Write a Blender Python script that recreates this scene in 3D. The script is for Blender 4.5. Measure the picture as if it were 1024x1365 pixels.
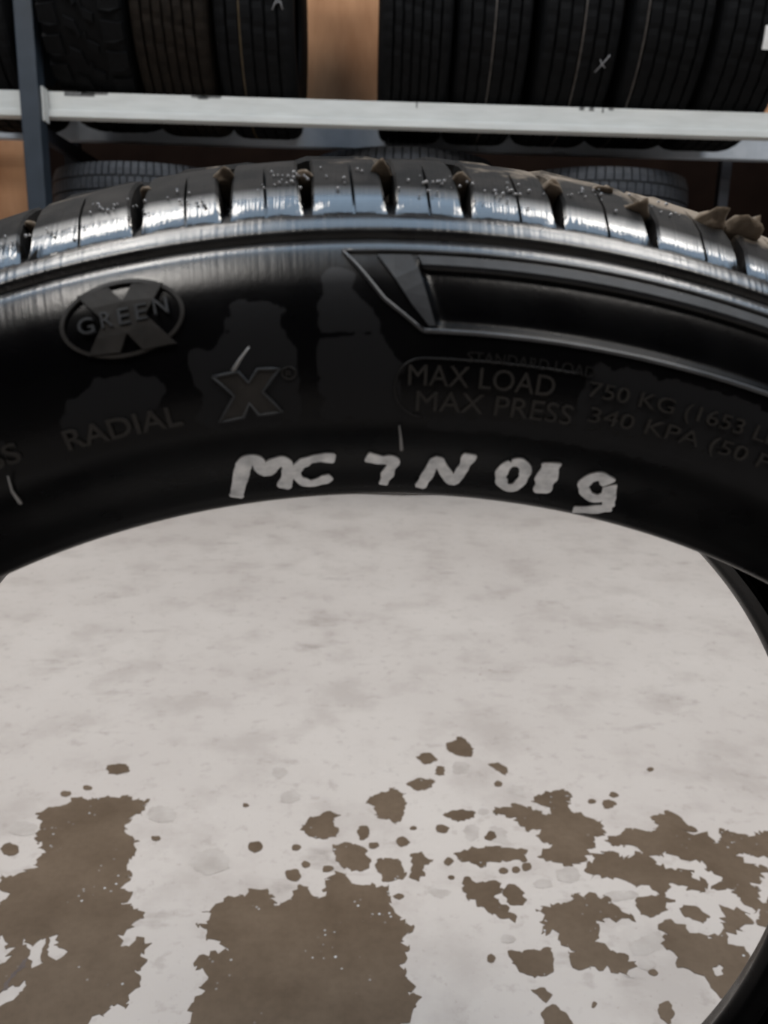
import bpy, bmesh, math, random
from mathutils import Vector, Matrix, noise
from mathutils.geometry import delaunay_2d_cdt
for _o in list(bpy.data.objects):
    bpy.data.objects.remove(_o)
SC = bpy.context.scene
COL = SC.collection
random.seed(7)
PI = math.pi

# ------------------------------------------------------------------ camera
cam_d = bpy.data.cameras.new('camera')
cam_d.sensor_fit = 'VERTICAL'; cam_d.sensor_height = 36.0; cam_d.lens = 27.69
cam_d.clip_start = 0.01
cam_d.dof.use_dof = True; cam_d.dof.focus_distance = 0.30; cam_d.dof.aperture_fstop = 20
cam = bpy.data.objects.new('camera', cam_d); COL.objects.link(cam)
CAM_ROT = Matrix(((0.9995, -0.0170, -0.0255), (-0.0210, 0.2241, -0.9743), (0.0222, 0.9744, 0.2236)))
cam.matrix_world = Matrix.Translation((-0.0075, -0.1848, 0.5543)) @ CAM_ROT.to_4x4()
SC.camera = cam

# ------------------------------------------------------------------ sky outside the skylight
wd = bpy.data.worlds.new('sky'); SC.world = wd; wd.use_nodes = True
bg = wd.node_tree.nodes['Background']
bg.inputs['Color'].default_value = (0.56, 0.76, 1.0, 1)
bg.inputs['Strength'].default_value = 2.6

# ------------------------------------------------------------------ ceiling lamps (the light itself; housings are built below)
LAMP_Z = 3.22
LAMPS = [(-1.40, 0.70), (1.42, 0.70), (-1.38, -1.25), (1.40, -1.25), (-1.40, 2.10), (1.42, 2.10)]  # last pair, nearest the rack, is added to even out the floor brightness
for x, y in LAMPS:
    ld = bpy.data.lights.new('fluorescent_light', 'AREA')
    ld.shape = 'RECTANGLE'; ld.size = 1.15; ld.size_y = 0.7
    ld.energy = 26.0 if y > 1.5 else 36.0 if y > 0 else 44.0; ld.color = (1.0, 0.955, 0.90)
    lo = bpy.data.objects.new('fluorescent_light', ld); COL.objects.link(lo)
    lo.location = (x, y, LAMP_Z)

# ------------------------------------------------------------------ exposure
SC.view_settings.view_transform = 'Standard'; SC.view_settings.look = 'None'
SC.view_settings.exposure = 0.0; SC.view_settings.gamma = 1.0
SC.view_settings.use_curve_mapping = False
WET_AND_SHADOW_PATCHES = [
 ([(-0.38, 0.635), (-0.3692, 0.6462), (-0.3577, 0.6561), (-0.3456, 0.6655), (-0.3295, 0.6642), (-0.3163, 0.6714), (-0.3009, 0.6724), (-0.2789, 0.6664), (-0.2589, 0.6667), (-0.2636, 0.6513), (-0.2583, 0.6401), (-0.2661, 0.6291), (-0.2706, 0.608), (-0.2628, 0.5958), (-0.2544, 0.588), (-0.2539, 0.575), (-0.2462, 0.5594), (-0.2481, 0.5454), (-0.239, 0.5314), (-0.2451, 0.5155), (-0.2362, 0.5046), (-0.2327, 0.4966), (-0.2387, 0.4845), (-0.2257, 0.481), (-0.214, 0.4755), (-0.2154, 0.4636), (-0.2267, 0.4539), (-0.2225, 0.4422), (-0.215, 0.4376), (-0.2036, 0.44), (-0.198, 0.4221), (-0.1984, 0.4029), (-0.1975, 0.3907), (-0.1947, 0.3731), (-0.2096, 0.3656), (-0.2204, 0.3564), (-0.2253, 0.344), (-0.2585, 0.3337), (-0.3112, 0.3337), (-0.3396, 0.3924), (-0.315, 0.3945), (-0.3234, 0.4131), (-0.3201, 0.4283), (-0.3372, 0.444), (-0.3646, 0.4439), (-0.3811, 0.493), (-0.3581, 0.4905), (-0.355, 0.4984), (-0.3665, 0.5091), (-0.3752, 0.5286), (-0.36, 0.5287), (-0.3464, 0.5375), (-0.3466, 0.5524), (-0.3469, 0.5678), (-0.3494, 0.5773), (-0.3626, 0.5869), (-0.3645, 0.6069)], [[(-0.3143, 0.4432), (-0.3027, 0.435), (-0.297, 0.4465), (-0.2907, 0.4261), (-0.2879, 0.4132), (-0.2937, 0.4089), (-0.3023, 0.4217)], [(-0.2902, 0.4465), (-0.2841, 0.4489), (-0.278, 0.4306), (-0.2689, 0.4262), (-0.2757, 0.4175), (-0.2833, 0.4227)], [(-0.3106, 0.3845), (-0.3019, 0.3865), (-0.2905, 0.3933), (-0.2908, 0.3826), (-0.2961, 0.373), (-0.3028, 0.3674)]], 'wet'),
 ([(-0.1644, 0.4663), (-0.1515, 0.4639), (-0.1476, 0.4814), (-0.1394, 0.4972), (-0.1241, 0.4946), (-0.1164, 0.5054), (-0.1078, 0.5109), (-0.0951, 0.5001), (-0.0877, 0.4844), (-0.0758, 0.4949), (-0.0662, 0.514), (-0.0463, 0.5004), (-0.0356, 0.5114), (-0.0365, 0.5312), (-0.029, 0.5401), (-0.0169, 0.5285), (-0.0032, 0.5172), (0.0179, 0.5129), (0.0266, 0.4955), (0.0333, 0.4748), (0.0453, 0.46), (0.0339, 0.4456), (0.0385, 0.4318), (0.0345, 0.4185), (0.0397, 0.4015), (0.036, 0.3812), (0.0458, 0.3727), (0.0349, 0.3584), (0.0238, 0.3441), (0.0085, 0.3337), (-0.1405, 0.3337), (-0.1437, 0.3694), (-0.1366, 0.3809), (-0.1358, 0.3928), (-0.1415, 0.4052), (-0.1532, 0.4136), (-0.1495, 0.4201), (-0.1313, 0.4312), (-0.1277, 0.4357), (-0.1442, 0.4448), (-0.1456, 0.4519)], [], 'wet'),
 ([(0.111, 0.8013), (0.1252, 0.8118), (0.1345, 0.8245), (0.1429, 0.807), (0.1455, 0.7869), (0.1436, 0.7723), (0.1281, 0.7692), (0.1142, 0.7815)], [], 'wet'),
 ([(0.0674, 0.7662), (0.0755, 0.774), (0.0857, 0.7761), (0.0969, 0.7592), (0.0786, 0.7477)], [], 'wet'),
 ([(0.1639, 0.7491), (0.1786, 0.754), (0.1862, 0.7404), (0.1797, 0.7251)], [], 'wet'),
 ([(0.0517, 0.7017), (0.0668, 0.7164), (0.0854, 0.7098), (0.0842, 0.6955), (0.065, 0.6886)], [], 'wet'),
 ([(0.0009, 0.6701), (0.0138, 0.6822), (0.023, 0.6808), (0.0349, 0.6931), (0.046, 0.6787), (0.0503, 0.6552), (0.0439, 0.6328), (0.0348, 0.6219), (0.0273, 0.634), (0.0154, 0.631), (0.009, 0.6509)], [], 'wet'),
 ([(0.1748, 0.6885), (0.1869, 0.7037), (0.1976, 0.6971), (0.1936, 0.6767), (0.1804, 0.6805)], [], 'damp'),
 ([(0.1551, 0.6528), (0.1819, 0.6631), (0.2027, 0.6533), (0.2155, 0.6377), (0.2214, 0.6559), (0.2036, 0.6689), (0.2186, 0.6851), (0.2431, 0.6895), (0.2538, 0.6815), (0.2458, 0.6501), (0.2613, 0.6353), (0.2771, 0.621), (0.2645, 0.6), (0.2623, 0.5852), (0.2476, 0.5701), (0.2359, 0.5574), (0.2139, 0.5511), (0.1908, 0.557), (0.1977, 0.5697), (0.2048, 0.5827), (0.2007, 0.5926), (0.2001, 0.6096), (0.1806, 0.6094), (0.1721, 0.6343), (0.1549, 0.6378)], [], 'wet'),
 ([(0.2709, 0.6), (0.2969, 0.6072), (0.3255, 0.6145), (0.34, 0.6182), (0.3407, 0.6326), (0.3674, 0.644), (0.3752, 0.6294), (0.382, 0.6186), (0.3703, 0.6059), (0.3901, 0.6013), (0.4, 0.5865), (0.4112, 0.6049), (0.413, 0.619), (0.4265, 0.6051), (0.4563, 0.6124), (0.4792, 0.6057), (0.4601, 0.5689), (0.4264, 0.5686), (0.4153, 0.5717), (0.415, 0.5621), (0.4297, 0.5499), (0.4348, 0.5438), (0.4207, 0.5318), (0.405, 0.5201), (0.4066, 0.5034), (0.3897, 0.4845), (0.3833, 0.4951), (0.3754, 0.5115), (0.3609, 0.5142), (0.3699, 0.5256), (0.3695, 0.5433), (0.3608, 0.5617), (0.3462, 0.5666), (0.3346, 0.569), (0.3237, 0.5676), (0.3158, 0.5631), (0.318, 0.552), (0.3329, 0.543), (0.3475, 0.5492), (0.3435, 0.5342), (0.3579, 0.5255), (0.3487, 0.5085), (0.3351, 0.5084), (0.3278, 0.5196), (0.3221, 0.5253), (0.3039, 0.5082), (0.2981, 0.5137), (0.2834, 0.5164), (0.2745, 0.5249), (0.2556, 0.5277), (0.2354, 0.5333), (0.2391, 0.5544), (0.2509, 0.567), (0.2694, 0.5735), (0.2799, 0.5672), (0.2811, 0.5578), (0.292, 0.5661), (0.3074, 0.5688), (0.3047, 0.579), (0.2889, 0.5822), (0.2739, 0.5886)], [], 'wet'),
 ([(0.1006, 0.5688), (0.1159, 0.5753), (0.129, 0.58), (0.1538, 0.5789), (0.1741, 0.5759), (0.171, 0.56), (0.1455, 0.5536), (0.1243, 0.5473), (0.1124, 0.5484), (0.1035, 0.5581)], [], 'wet'),
 ([(0.0928, 0.637), (0.105, 0.6483), (0.1272, 0.6464), (0.1278, 0.6338), (0.1094, 0.6277)], [], 'wet'),
 ([(0.0205, 0.5618), (0.0365, 0.5557), (0.0435, 0.5348), (0.0372, 0.5243), (0.0197, 0.5219), (0.0153, 0.5404)], [], 'wet'),
 ([(0.0512, 0.5652), (0.0618, 0.5716), (0.0652, 0.5622), (0.073, 0.5579), (0.0621, 0.5468), (0.0611, 0.532), (0.0545, 0.5204), (0.0481, 0.5319)], [], 'wet'),
 ([(0.0988, 0.5179), (0.1059, 0.5283), (0.1206, 0.5209), (0.141, 0.5268), (0.1406, 0.5126), (0.1326, 0.4989), (0.1384, 0.4883), (0.1463, 0.4704), (0.1436, 0.4654), (0.1288, 0.4753), (0.1159, 0.4882), (0.1038, 0.496)], [], 'wet'),
 ([(0.1418, 0.5126), (0.1554, 0.5195), (0.1589, 0.5072), (0.1612, 0.4937), (0.1475, 0.4868), (0.1416, 0.4963)], [], 'wet'),
 ([(0.1722, 0.4885), (0.1961, 0.4939), (0.2064, 0.5048), (0.2264, 0.5077), (0.2471, 0.4996), (0.2506, 0.4863), (0.2631, 0.4786), (0.2635, 0.4685), (0.2479, 0.4659), (0.2381, 0.4699), (0.2263, 0.4609), (0.219, 0.4417), (0.2311, 0.4348), (0.2415, 0.4236), (0.2447, 0.4105), (0.2318, 0.404), (0.2189, 0.4061), (0.2056, 0.4069), (0.1929, 0.4103), (0.1883, 0.419), (0.1941, 0.4279), (0.1864, 0.4392), (0.1821, 0.451), (0.167, 0.4557), (0.1757, 0.4705)], [], 'wet'),
 ([(0.2731, 0.4971), (0.2903, 0.5026), (0.3114, 0.4973), (0.2988, 0.484), (0.2832, 0.4721), (0.2725, 0.4787)], [], 'wet'),
 ([(0.313, 0.4867), (0.3312, 0.4895), (0.3397, 0.4739), (0.3291, 0.4663), (0.3136, 0.4738)], [], 'wet'),
 ([(0.1319, 0.4299), (0.1419, 0.4277), (0.1598, 0.43), (0.1725, 0.4323), (0.1718, 0.4146), (0.1672, 0.4018), (0.15, 0.3997), (0.1378, 0.4059), (0.1334, 0.4188)], [], 'wet'),
 ([(0.2462, 0.4326), (0.2682, 0.4504), (0.2835, 0.4548), (0.2771, 0.4373), (0.2592, 0.4245), (0.2484, 0.4236)], [], 'damp'),
 ([(0.1454, 0.3854), (0.1543, 0.3886), (0.162, 0.3795), (0.1542, 0.3736)], [], 'wet'),
 ([(0.149, 0.3641), (0.1598, 0.3698), (0.1698, 0.3586), (0.1717, 0.3477), (0.1485, 0.3476)], [], 'wet'),
 ([(0.2514, 0.3699), (0.261, 0.3738), (0.26, 0.3586), (0.2525, 0.3513), (0.2476, 0.3568)], [], 'wet'),
 ([(0.3948, 0.4872), (0.413, 0.5007), (0.4205, 0.4926), (0.4019, 0.4568), (0.3841, 0.4616)], [], 'wet'),
 ([(0.1034, 0.7337), (0.1008, 0.7255), (0.0961, 0.7221), (0.0919, 0.7253), (0.0908, 0.7335), (0.0933, 0.7418), (0.0982, 0.7453), (0.1024, 0.7419)], [], 'wet'),
 ([(0.133, 0.744), (0.13, 0.7378), (0.1241, 0.7352), (0.1189, 0.7377), (0.1172, 0.7438), (0.1202, 0.7501), (0.1262, 0.7528), (0.1315, 0.7502)], [], 'damp'),
 ([(0.096, 0.612), (0.0932, 0.6066), (0.0875, 0.6044), (0.0823, 0.6065), (0.0804, 0.6118), (0.0832, 0.6172), (0.0889, 0.6195), (0.0942, 0.6173)], [], 'wet'),
 ([(0.0491, 0.5877), (0.0467, 0.5814), (0.0416, 0.5787), (0.0367, 0.5813), (0.0348, 0.5876), (0.0372, 0.594), (0.0424, 0.5967), (0.0473, 0.5941)], [], 'wet'),
 ([(0.059, 0.613), (0.0577, 0.6103), (0.0549, 0.6092), (0.0522, 0.6102), (0.0512, 0.6129), (0.0525, 0.6156), (0.0553, 0.6167), (0.058, 0.6156)], [], 'wet'),
 ([(0.0946, 0.5544), (0.0927, 0.5502), (0.0891, 0.5485), (0.0859, 0.5501), (0.0849, 0.5543), (0.0867, 0.5585), (0.0903, 0.5603), (0.0936, 0.5585)], [], 'wet'),
 ([(0.0939, 0.5293), (0.0926, 0.5271), (0.09, 0.5262), (0.0876, 0.5271), (0.0868, 0.5293), (0.088, 0.5315), (0.0907, 0.5324), (0.0931, 0.5315)], [], 'wet'),
 ([(0.1523, 0.5398), (0.1502, 0.5365), (0.1464, 0.5351), (0.1429, 0.5364), (0.142, 0.5397), (0.144, 0.543), (0.1479, 0.5444), (0.1514, 0.543)], [], 'wet'),
 ([(0.1647, 0.5416), (0.1627, 0.5379), (0.1593, 0.5364), (0.1565, 0.5379), (0.1559, 0.5416), (0.1578, 0.5453), (0.1612, 0.5469), (0.1641, 0.5454)], [], 'wet'),
 ([(0.1789, 0.5466), (0.1763, 0.5418), (0.1719, 0.5398), (0.1683, 0.5417), (0.1676, 0.5465), (0.1702, 0.5513), (0.1746, 0.5533), (0.1782, 0.5514)], [], 'wet'),
 ([(0.3045, 0.6623), (0.2999, 0.6554), (0.2932, 0.6525), (0.2883, 0.6553), (0.2879, 0.6621), (0.2924, 0.6692), (0.2992, 0.6722), (0.3042, 0.6693)], [], 'wet'),
 ([(0.3139, 0.6823), (0.3108, 0.6778), (0.3059, 0.6759), (0.3021, 0.6777), (0.3017, 0.6821), (0.3049, 0.6867), (0.3098, 0.6886), (0.3136, 0.6868)], [], 'wet'),
 ([(0.2825, 0.6675), (0.2799, 0.6642), (0.2756, 0.6627), (0.2721, 0.6641), (0.2714, 0.6674), (0.274, 0.6708), (0.2783, 0.6722), (0.2819, 0.6709)], [], 'wet'),
 ([(0.1192, 0.4201), (0.1173, 0.416), (0.1139, 0.4144), (0.111, 0.416), (0.1103, 0.42), (0.1122, 0.4241), (0.1157, 0.4258), (0.1186, 0.4241)], [], 'wet'),
 ([(0.1476, 0.6451), (0.1448, 0.64), (0.1394, 0.6379), (0.1347, 0.6399), (0.1333, 0.6449), (0.1361, 0.6501), (0.1415, 0.6523), (0.1463, 0.6502)], [], 'damp'),
 ([(0.1313, 0.6054), (0.1271, 0.5948), (0.1199, 0.5904), (0.1139, 0.5947), (0.1124, 0.6052), (0.1165, 0.6161), (0.1239, 0.6207), (0.13, 0.6162)], [], 'damp'),
 ([(0.1491, 0.5988), (0.1461, 0.5926), (0.1409, 0.5901), (0.1365, 0.5925), (0.1354, 0.5986), (0.1384, 0.6048), (0.1436, 0.6075), (0.1481, 0.6049)], [], 'wet'),
 ([(0.088, 0.5067), (0.0841, 0.5021), (0.0759, 0.5001), (0.068, 0.502), (0.065, 0.5066), (0.0688, 0.5113), (0.0771, 0.5133), (0.0851, 0.5114)], [], 'damp'),
 ([(0.0396, 0.501), (0.0379, 0.4978), (0.0342, 0.4964), (0.0305, 0.4977), (0.029, 0.5009), (0.0307, 0.5041), (0.0345, 0.5055), (0.0382, 0.5042)], [], 'wet'),
 ([(0.1983, 0.3699), (0.1967, 0.3677), (0.1942, 0.3668), (0.1922, 0.3677), (0.1919, 0.3698), (0.1934, 0.372), (0.196, 0.3729), (0.198, 0.372)], [], 'wet'),
 ([(0.1739, 0.7052), (0.1715, 0.7008), (0.1672, 0.699), (0.1634, 0.7007), (0.1624, 0.705), (0.1648, 0.7094), (0.1692, 0.7112), (0.1729, 0.7095)], [], 'wet'),
 ([(0.1892, 0.5243), (0.187, 0.5214), (0.1828, 0.5202), (0.1792, 0.5214), (0.1782, 0.5242), (0.1804, 0.5271), (0.1846, 0.5283), (0.1882, 0.5271)], [], 'damp'),
 ([(0.2797, 0.5053), (0.2761, 0.5014), (0.2701, 0.4998), (0.2652, 0.5013), (0.2642, 0.5052), (0.2677, 0.5091), (0.2737, 0.5108), (0.2787, 0.5092)], [], 'damp'),
 ([(0.2636, 0.4041), (0.2613, 0.4016), (0.2576, 0.4006), (0.2546, 0.4016), (0.2541, 0.4041), (0.2564, 0.4066), (0.2601, 0.4077), (0.2631, 0.4066)], [], 'wet'),
 ([(0.3793, 0.7416), (0.3767, 0.7381), (0.3731, 0.7366), (0.3704, 0.738), (0.3703, 0.7415), (0.3728, 0.745), (0.3766, 0.7465), (0.3792, 0.7451)], [], 'wet'),
 ([(0.3555, 0.4843), (0.3719, 0.4871), (0.3759, 0.4716), (0.3693, 0.4616), (0.352, 0.4518), (0.3411, 0.4422), (0.3526, 0.4376), (0.3528, 0.4195), (0.3487, 0.4108), (0.325, 0.3857), (0.313, 0.3739), (0.3082, 0.3778), (0.3036, 0.3897), (0.3046, 0.4), (0.2928, 0.4042), (0.2851, 0.4106), (0.2832, 0.4282), (0.2785, 0.4373), (0.2867, 0.4515), (0.2848, 0.4612), (0.3005, 0.4687), (0.314, 0.4564), (0.3301, 0.4517), (0.3446, 0.4556)], [[(0.3139, 0.4098), (0.3231, 0.4128), (0.3192, 0.4001), (0.312, 0.4)]], 'wet'),
 ([(-0.0346, 0.5803), (-0.0181, 0.5837), (-0.0056, 0.5806), (0.0047, 0.5585), (0.0046, 0.5433), (-0.0092, 0.5373), (-0.0232, 0.5461), (-0.0319, 0.5644)], [], 'wet'),
 ([(-0.0697, 0.6067), (-0.0629, 0.6315), (-0.0502, 0.639), (-0.0326, 0.6392), (-0.0364, 0.6246), (-0.0293, 0.6071), (-0.0395, 0.5968), (-0.056, 0.592)], [], 'wet'),
 ([(-0.3022, 0.7308), (-0.3036, 0.7214), (-0.3124, 0.7175), (-0.3235, 0.7211), (-0.3306, 0.7303), (-0.3294, 0.7398), (-0.3205, 0.7439), (-0.3091, 0.7401)], [], 'wet'),
 ([(-0.3564, 0.6755), (-0.3565, 0.6709), (-0.3602, 0.6689), (-0.3653, 0.6707), (-0.3689, 0.6754), (-0.3688, 0.6801), (-0.3651, 0.6821), (-0.3599, 0.6802)], [], 'wet'),
 ([(-0.3349, 0.6879), (-0.3354, 0.6839), (-0.3393, 0.6822), (-0.3443, 0.6837), (-0.3476, 0.6877), (-0.3471, 0.6917), (-0.3432, 0.6935), (-0.3381, 0.6919)], [], 'wet'),
 ([(-0.2273, 0.5915), (-0.2279, 0.5879), (-0.2313, 0.5863), (-0.2355, 0.5878), (-0.238, 0.5914), (-0.2374, 0.5951), (-0.234, 0.5967), (-0.2298, 0.5952)], [], 'wet'),
 ([(-0.1126, 0.5783), (-0.1142, 0.5719), (-0.1196, 0.5693), (-0.1257, 0.5718), (-0.129, 0.5781), (-0.1276, 0.5846), (-0.1221, 0.5873), (-0.1159, 0.5847)], [], 'wet'),
 ([(-0.0706, 0.5767), (-0.0717, 0.5729), (-0.0751, 0.5713), (-0.0787, 0.5729), (-0.0805, 0.5767), (-0.0794, 0.5805), (-0.076, 0.5821), (-0.0724, 0.5806)], [], 'wet'),
 ([(-0.0584, 0.5488), (-0.0595, 0.5452), (-0.0628, 0.5437), (-0.0662, 0.5452), (-0.0679, 0.5487), (-0.0668, 0.5523), (-0.0635, 0.5539), (-0.06, 0.5524)], [], 'wet'),
 ([(-0.0653, 0.531), (-0.0675, 0.5242), (-0.0738, 0.5213), (-0.0806, 0.5241), (-0.084, 0.5309), (-0.0819, 0.5378), (-0.0755, 0.5408), (-0.0686, 0.5379)], [], 'wet'),
 ([(0.0056, 0.6041), (0.0035, 0.5943), (-0.0015, 0.5902), (-0.0066, 0.5942), (-0.0088, 0.6039), (-0.0068, 0.6139), (-0.0016, 0.6182), (0.0035, 0.614)], [], 'wet'),
 ([(0.0159, 0.5808), (0.014, 0.5767), (0.0097, 0.5749), (0.0053, 0.5766), (0.0035, 0.5807), (0.0053, 0.5849), (0.0098, 0.5867), (0.0142, 0.585)], [], 'wet'),
 ([(-0.0326, 0.5418), (-0.0343, 0.5378), (-0.0386, 0.5361), (-0.0432, 0.5377), (-0.0452, 0.5417), (-0.0436, 0.5458), (-0.0392, 0.5475), (-0.0346, 0.5459)], [], 'wet'),
 ([(0.0214, 0.5465), (0.0198, 0.5373), (0.0164, 0.5336), (0.0131, 0.5373), (0.0118, 0.5464), (0.0133, 0.5557), (0.0168, 0.5596), (0.0202, 0.5557)], [], 'wet'),
 ([(-0.3729, 0.5707), (-0.373, 0.5632), (-0.3795, 0.5601), (-0.3886, 0.5631), (-0.3952, 0.5705), (-0.3953, 0.578), (-0.3887, 0.5813), (-0.3794, 0.5782)], [], 'wet'),
 ([(-0.139, 0.6551), (-0.1397, 0.6525), (-0.142, 0.6514), (-0.1447, 0.6525), (-0.1461, 0.655), (-0.1455, 0.6576), (-0.1431, 0.6587), (-0.1405, 0.6577)], [], 'wet'),
 ([(-0.2197, 0.6369), (-0.2222, 0.6251), (-0.2337, 0.6202), (-0.2476, 0.6248), (-0.256, 0.6365), (-0.2539, 0.6486), (-0.2422, 0.6539), (-0.2279, 0.649)], [], "damp"),
 ([(-0.1441, 0.5511), (-0.1474, 0.5357), (-0.1606, 0.5295), (-0.176, 0.5355), (-0.1853, 0.5507), (-0.1826, 0.5666), (-0.1691, 0.5735), (-0.1529, 0.5669)], [], "damp"),
 ([(-0.0997, 0.7269), (-0.1018, 0.7174), (-0.1088, 0.7134), (-0.1166, 0.7172), (-0.1207, 0.7266), (-0.1188, 0.7363), (-0.1117, 0.7404), (-0.1037, 0.7365)], [], "damp"),
 ([(-0.078, 0.673), (-0.081, 0.6637), (-0.0895, 0.6597), (-0.0988, 0.6634), (-0.1035, 0.6727), (-0.1007, 0.6822), (-0.092, 0.6863), (-0.0826, 0.6824)], [], "damp"),
 ([(-0.3686, 0.6069), (-0.3696, 0.5973), (-0.3796, 0.5933), (-0.3928, 0.5971), (-0.4018, 0.6065), (-0.4012, 0.6163), (-0.3911, 0.6205), (-0.3775, 0.6166)], [], "damp"),
 ([(0.1366, 0.7414), (0.1319, 0.7306), (0.1231, 0.7262), (0.1153, 0.7304), (0.113, 0.741), (0.1176, 0.7519), (0.1266, 0.7567), (0.1345, 0.7522)], [], "damp"),
 ([(0.1612, 0.6023), (0.1559, 0.5915), (0.1468, 0.5871), (0.1391, 0.5914), (0.1372, 0.6021), (0.1424, 0.6131), (0.1517, 0.6178), (0.1596, 0.6133)], [], "damp"),
 ([(0.2687, 0.5025), (0.2632, 0.4972), (0.2533, 0.495), (0.2448, 0.4971), (0.2425, 0.5023), (0.2479, 0.5076), (0.2579, 0.5099), (0.2666, 0.5077)], [], "damp"),
 ([(0.2638, 0.414), (0.2598, 0.4096), (0.2533, 0.4077), (0.2482, 0.4095), (0.2473, 0.4139), (0.2512, 0.4184), (0.2577, 0.4203), (0.2629, 0.4184)], [], "damp"),
 ([(0.2262, 0.5333), (0.2201, 0.524), (0.2102, 0.5202), (0.2022, 0.5239), (0.2007, 0.5331), (0.2067, 0.5425), (0.2168, 0.5465), (0.2249, 0.5426)], [], "damp"),
 ([(0.1949, 0.5198), (0.1907, 0.5146), (0.1831, 0.5124), (0.1764, 0.5145), (0.1745, 0.5196), (0.1786, 0.5249), (0.1863, 0.5271), (0.1931, 0.525)], [], "damp"),
 ([(0.1414, 0.4437), (0.1386, 0.4398), (0.1334, 0.4381), (0.1287, 0.4397), (0.1273, 0.4437), (0.13, 0.4477), (0.1353, 0.4494), (0.1401, 0.4477)], [], "damp"),
 ([(0.2692, 0.5485), (0.2658, 0.5446), (0.2602, 0.543), (0.2555, 0.5446), (0.2545, 0.5484), (0.2578, 0.5523), (0.2635, 0.554), (0.2682, 0.5524)], [], "damp"),
 ([(0.2415, 0.402), (0.2392, 0.3996), (0.2351, 0.3986), (0.2316, 0.3996), (0.2308, 0.4019), (0.2331, 0.4043), (0.2373, 0.4053), (0.2408, 0.4043)], [], "damp"),
 ([(-0.3099, 0.383), (-0.3076, 0.3981), (-0.3051, 0.4165), (-0.3016, 0.4209), (-0.3004, 0.4148), (-0.3032, 0.3998), (-0.3061, 0.383)], [], "shadow_streak"),  # dark shadow streak painted onto the wet floor as colour
]
PAINT_STROKES = [
 (13, [(-9.811, 0.21884), (-9.16, 0.22368), (-8.458, 0.22826), (-7.861, 0.22812), (-7.612, 0.22519), (-6.975, 0.22695), (-6.447, 0.22737), (-6.306, 0.2244), (-6.875, 0.21976)]),
 (10, [(-3.604, 0.22709), (-4.405, 0.22751), (-5.157, 0.22685), (-5.802, 0.22501), (-5.854, 0.22221), (-5.276, 0.22054), (-4.522, 0.22102), (-3.931, 0.22205)]),
 (11, [(-1.88, 0.22729), (-1.107, 0.22636), (-0.371, 0.22616), (-0.567, 0.22324), (-0.873, 0.2193)]),
 (11, [(1.398, 0.21856), (1.742, 0.22274), (2.03, 0.22655), (2.717, 0.22348), (3.329, 0.22108), (3.641, 0.22477), (3.778, 0.22895)]),
 (10, [(6.174, 0.22773), (6.627, 0.22802), (7.116, 0.22649), (7.256, 0.22345), (7.004, 0.22107), (6.396, 0.22116), (5.981, 0.22357), (5.928, 0.22618), (6.174, 0.22773)]),
 (17, [(8.762, 0.22068), (8.507, 0.22518), (8.272, 0.22926)]),
 (11, [(11.986, 0.22677), (11.286, 0.22806), (10.833, 0.22719), (10.753, 0.22511), (11.252, 0.22285), (11.974, 0.22213), (12.385, 0.22365), (12.173, 0.22599), (12.618, 0.22317), (13.024, 0.2205)]),
 (10, [(11.225, 0.21769), (12.29, 0.2189), (13.278, 0.22056)]),
]
# ------------------------------------------------------------------ helpers
def tag(o, label=None, cat=None, group=None, kind=None):
    if label: o['label'] = label
    if cat: o['category'] = cat
    if group: o['group'] = group
    if kind: o['kind'] = kind
    return o

def link(name, me, parent=None):
    o = bpy.data.objects.new(name, me); COL.objects.link(o)
    if parent: o.parent = parent
    return o

def mesh(name, verts, faces, mat=None, smooth=False, fix=True):
    me = bpy.data.meshes.new(name)
    me.from_pydata([tuple(v) for v in verts], [], faces)
    if fix:
        bm = bmesh.new(); bm.from_mesh(me)
        bmesh.ops.recalc_face_normals(bm, faces=bm.faces); bm.to_mesh(me); bm.free()
    if smooth:
        for p in me.polygons: p.use_smooth = True
    if mat: me.materials.append(mat)
    return me

def thing(name, label, cat, loc=(0, 0, 0), group=None):
    o = bpy.data.objects.new(name, None); COL.objects.link(o); o.location = loc
    return tag(o, label, cat, group)

def box_bm(bm, lo, hi, bevel=0.0):
    r = bmesh.ops.create_cube(bm, size=1.0)
    c = [(a + b) / 2 for a, b in zip(lo, hi)]; s = [b - a for a, b in zip(lo, hi)]
    for v in r['verts']:
        v.co = Vector([v.co[i] * s[i] + c[i] for i in range(3)])
    if bevel:
        es = list({e for v in r['verts'] for e in v.link_edges})
        bmesh.ops.bevel(bm, geom=es, offset=bevel, segments=2, affect='EDGES', profile=0.5)

def boxes(name, specs, mat, parent=None, bevel=0.0):
    bm = bmesh.new()
    for lo, hi in specs: box_bm(bm, lo, hi, bevel)
    me = bpy.data.meshes.new(name); bm.to_mesh(me); bm.free(); me.materials.append(mat)
    return link(name, me, parent)

def tube(pts, rad, n=8, taper=False):
    """verts/faces of a capped tube along pts"""
    V = []; Fc = []; L = len(pts)
    for i, p in enumerate(pts):
        p = Vector(p)
        t = (Vector(pts[min(i + 1, L - 1)]) - Vector(pts[max(i - 1, 0)])).normalized()
        u = t.orthogonal().normalized() if i == 0 else (u - t * u.dot(t)).normalized()
        w = t.cross(u)
        r = rad * (1 - 0.75 * i / (L - 1)) if taper else rad
        for k in range(n):
            a = 2 * PI * k / n
            V.append(p + (u * math.cos(a) + w * math.sin(a)) * r)
    for i in range(L - 1):
        for k in range(n):
            k2 = (k + 1) % n
            Fc.append((i * n + k, i * n + k2, (i + 1) * n + k2, (i + 1) * n + k))
    Fc.append(tuple(range(n))); Fc.append(tuple(range((L - 1) * n, L * n)))
    return V, Fc

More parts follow.
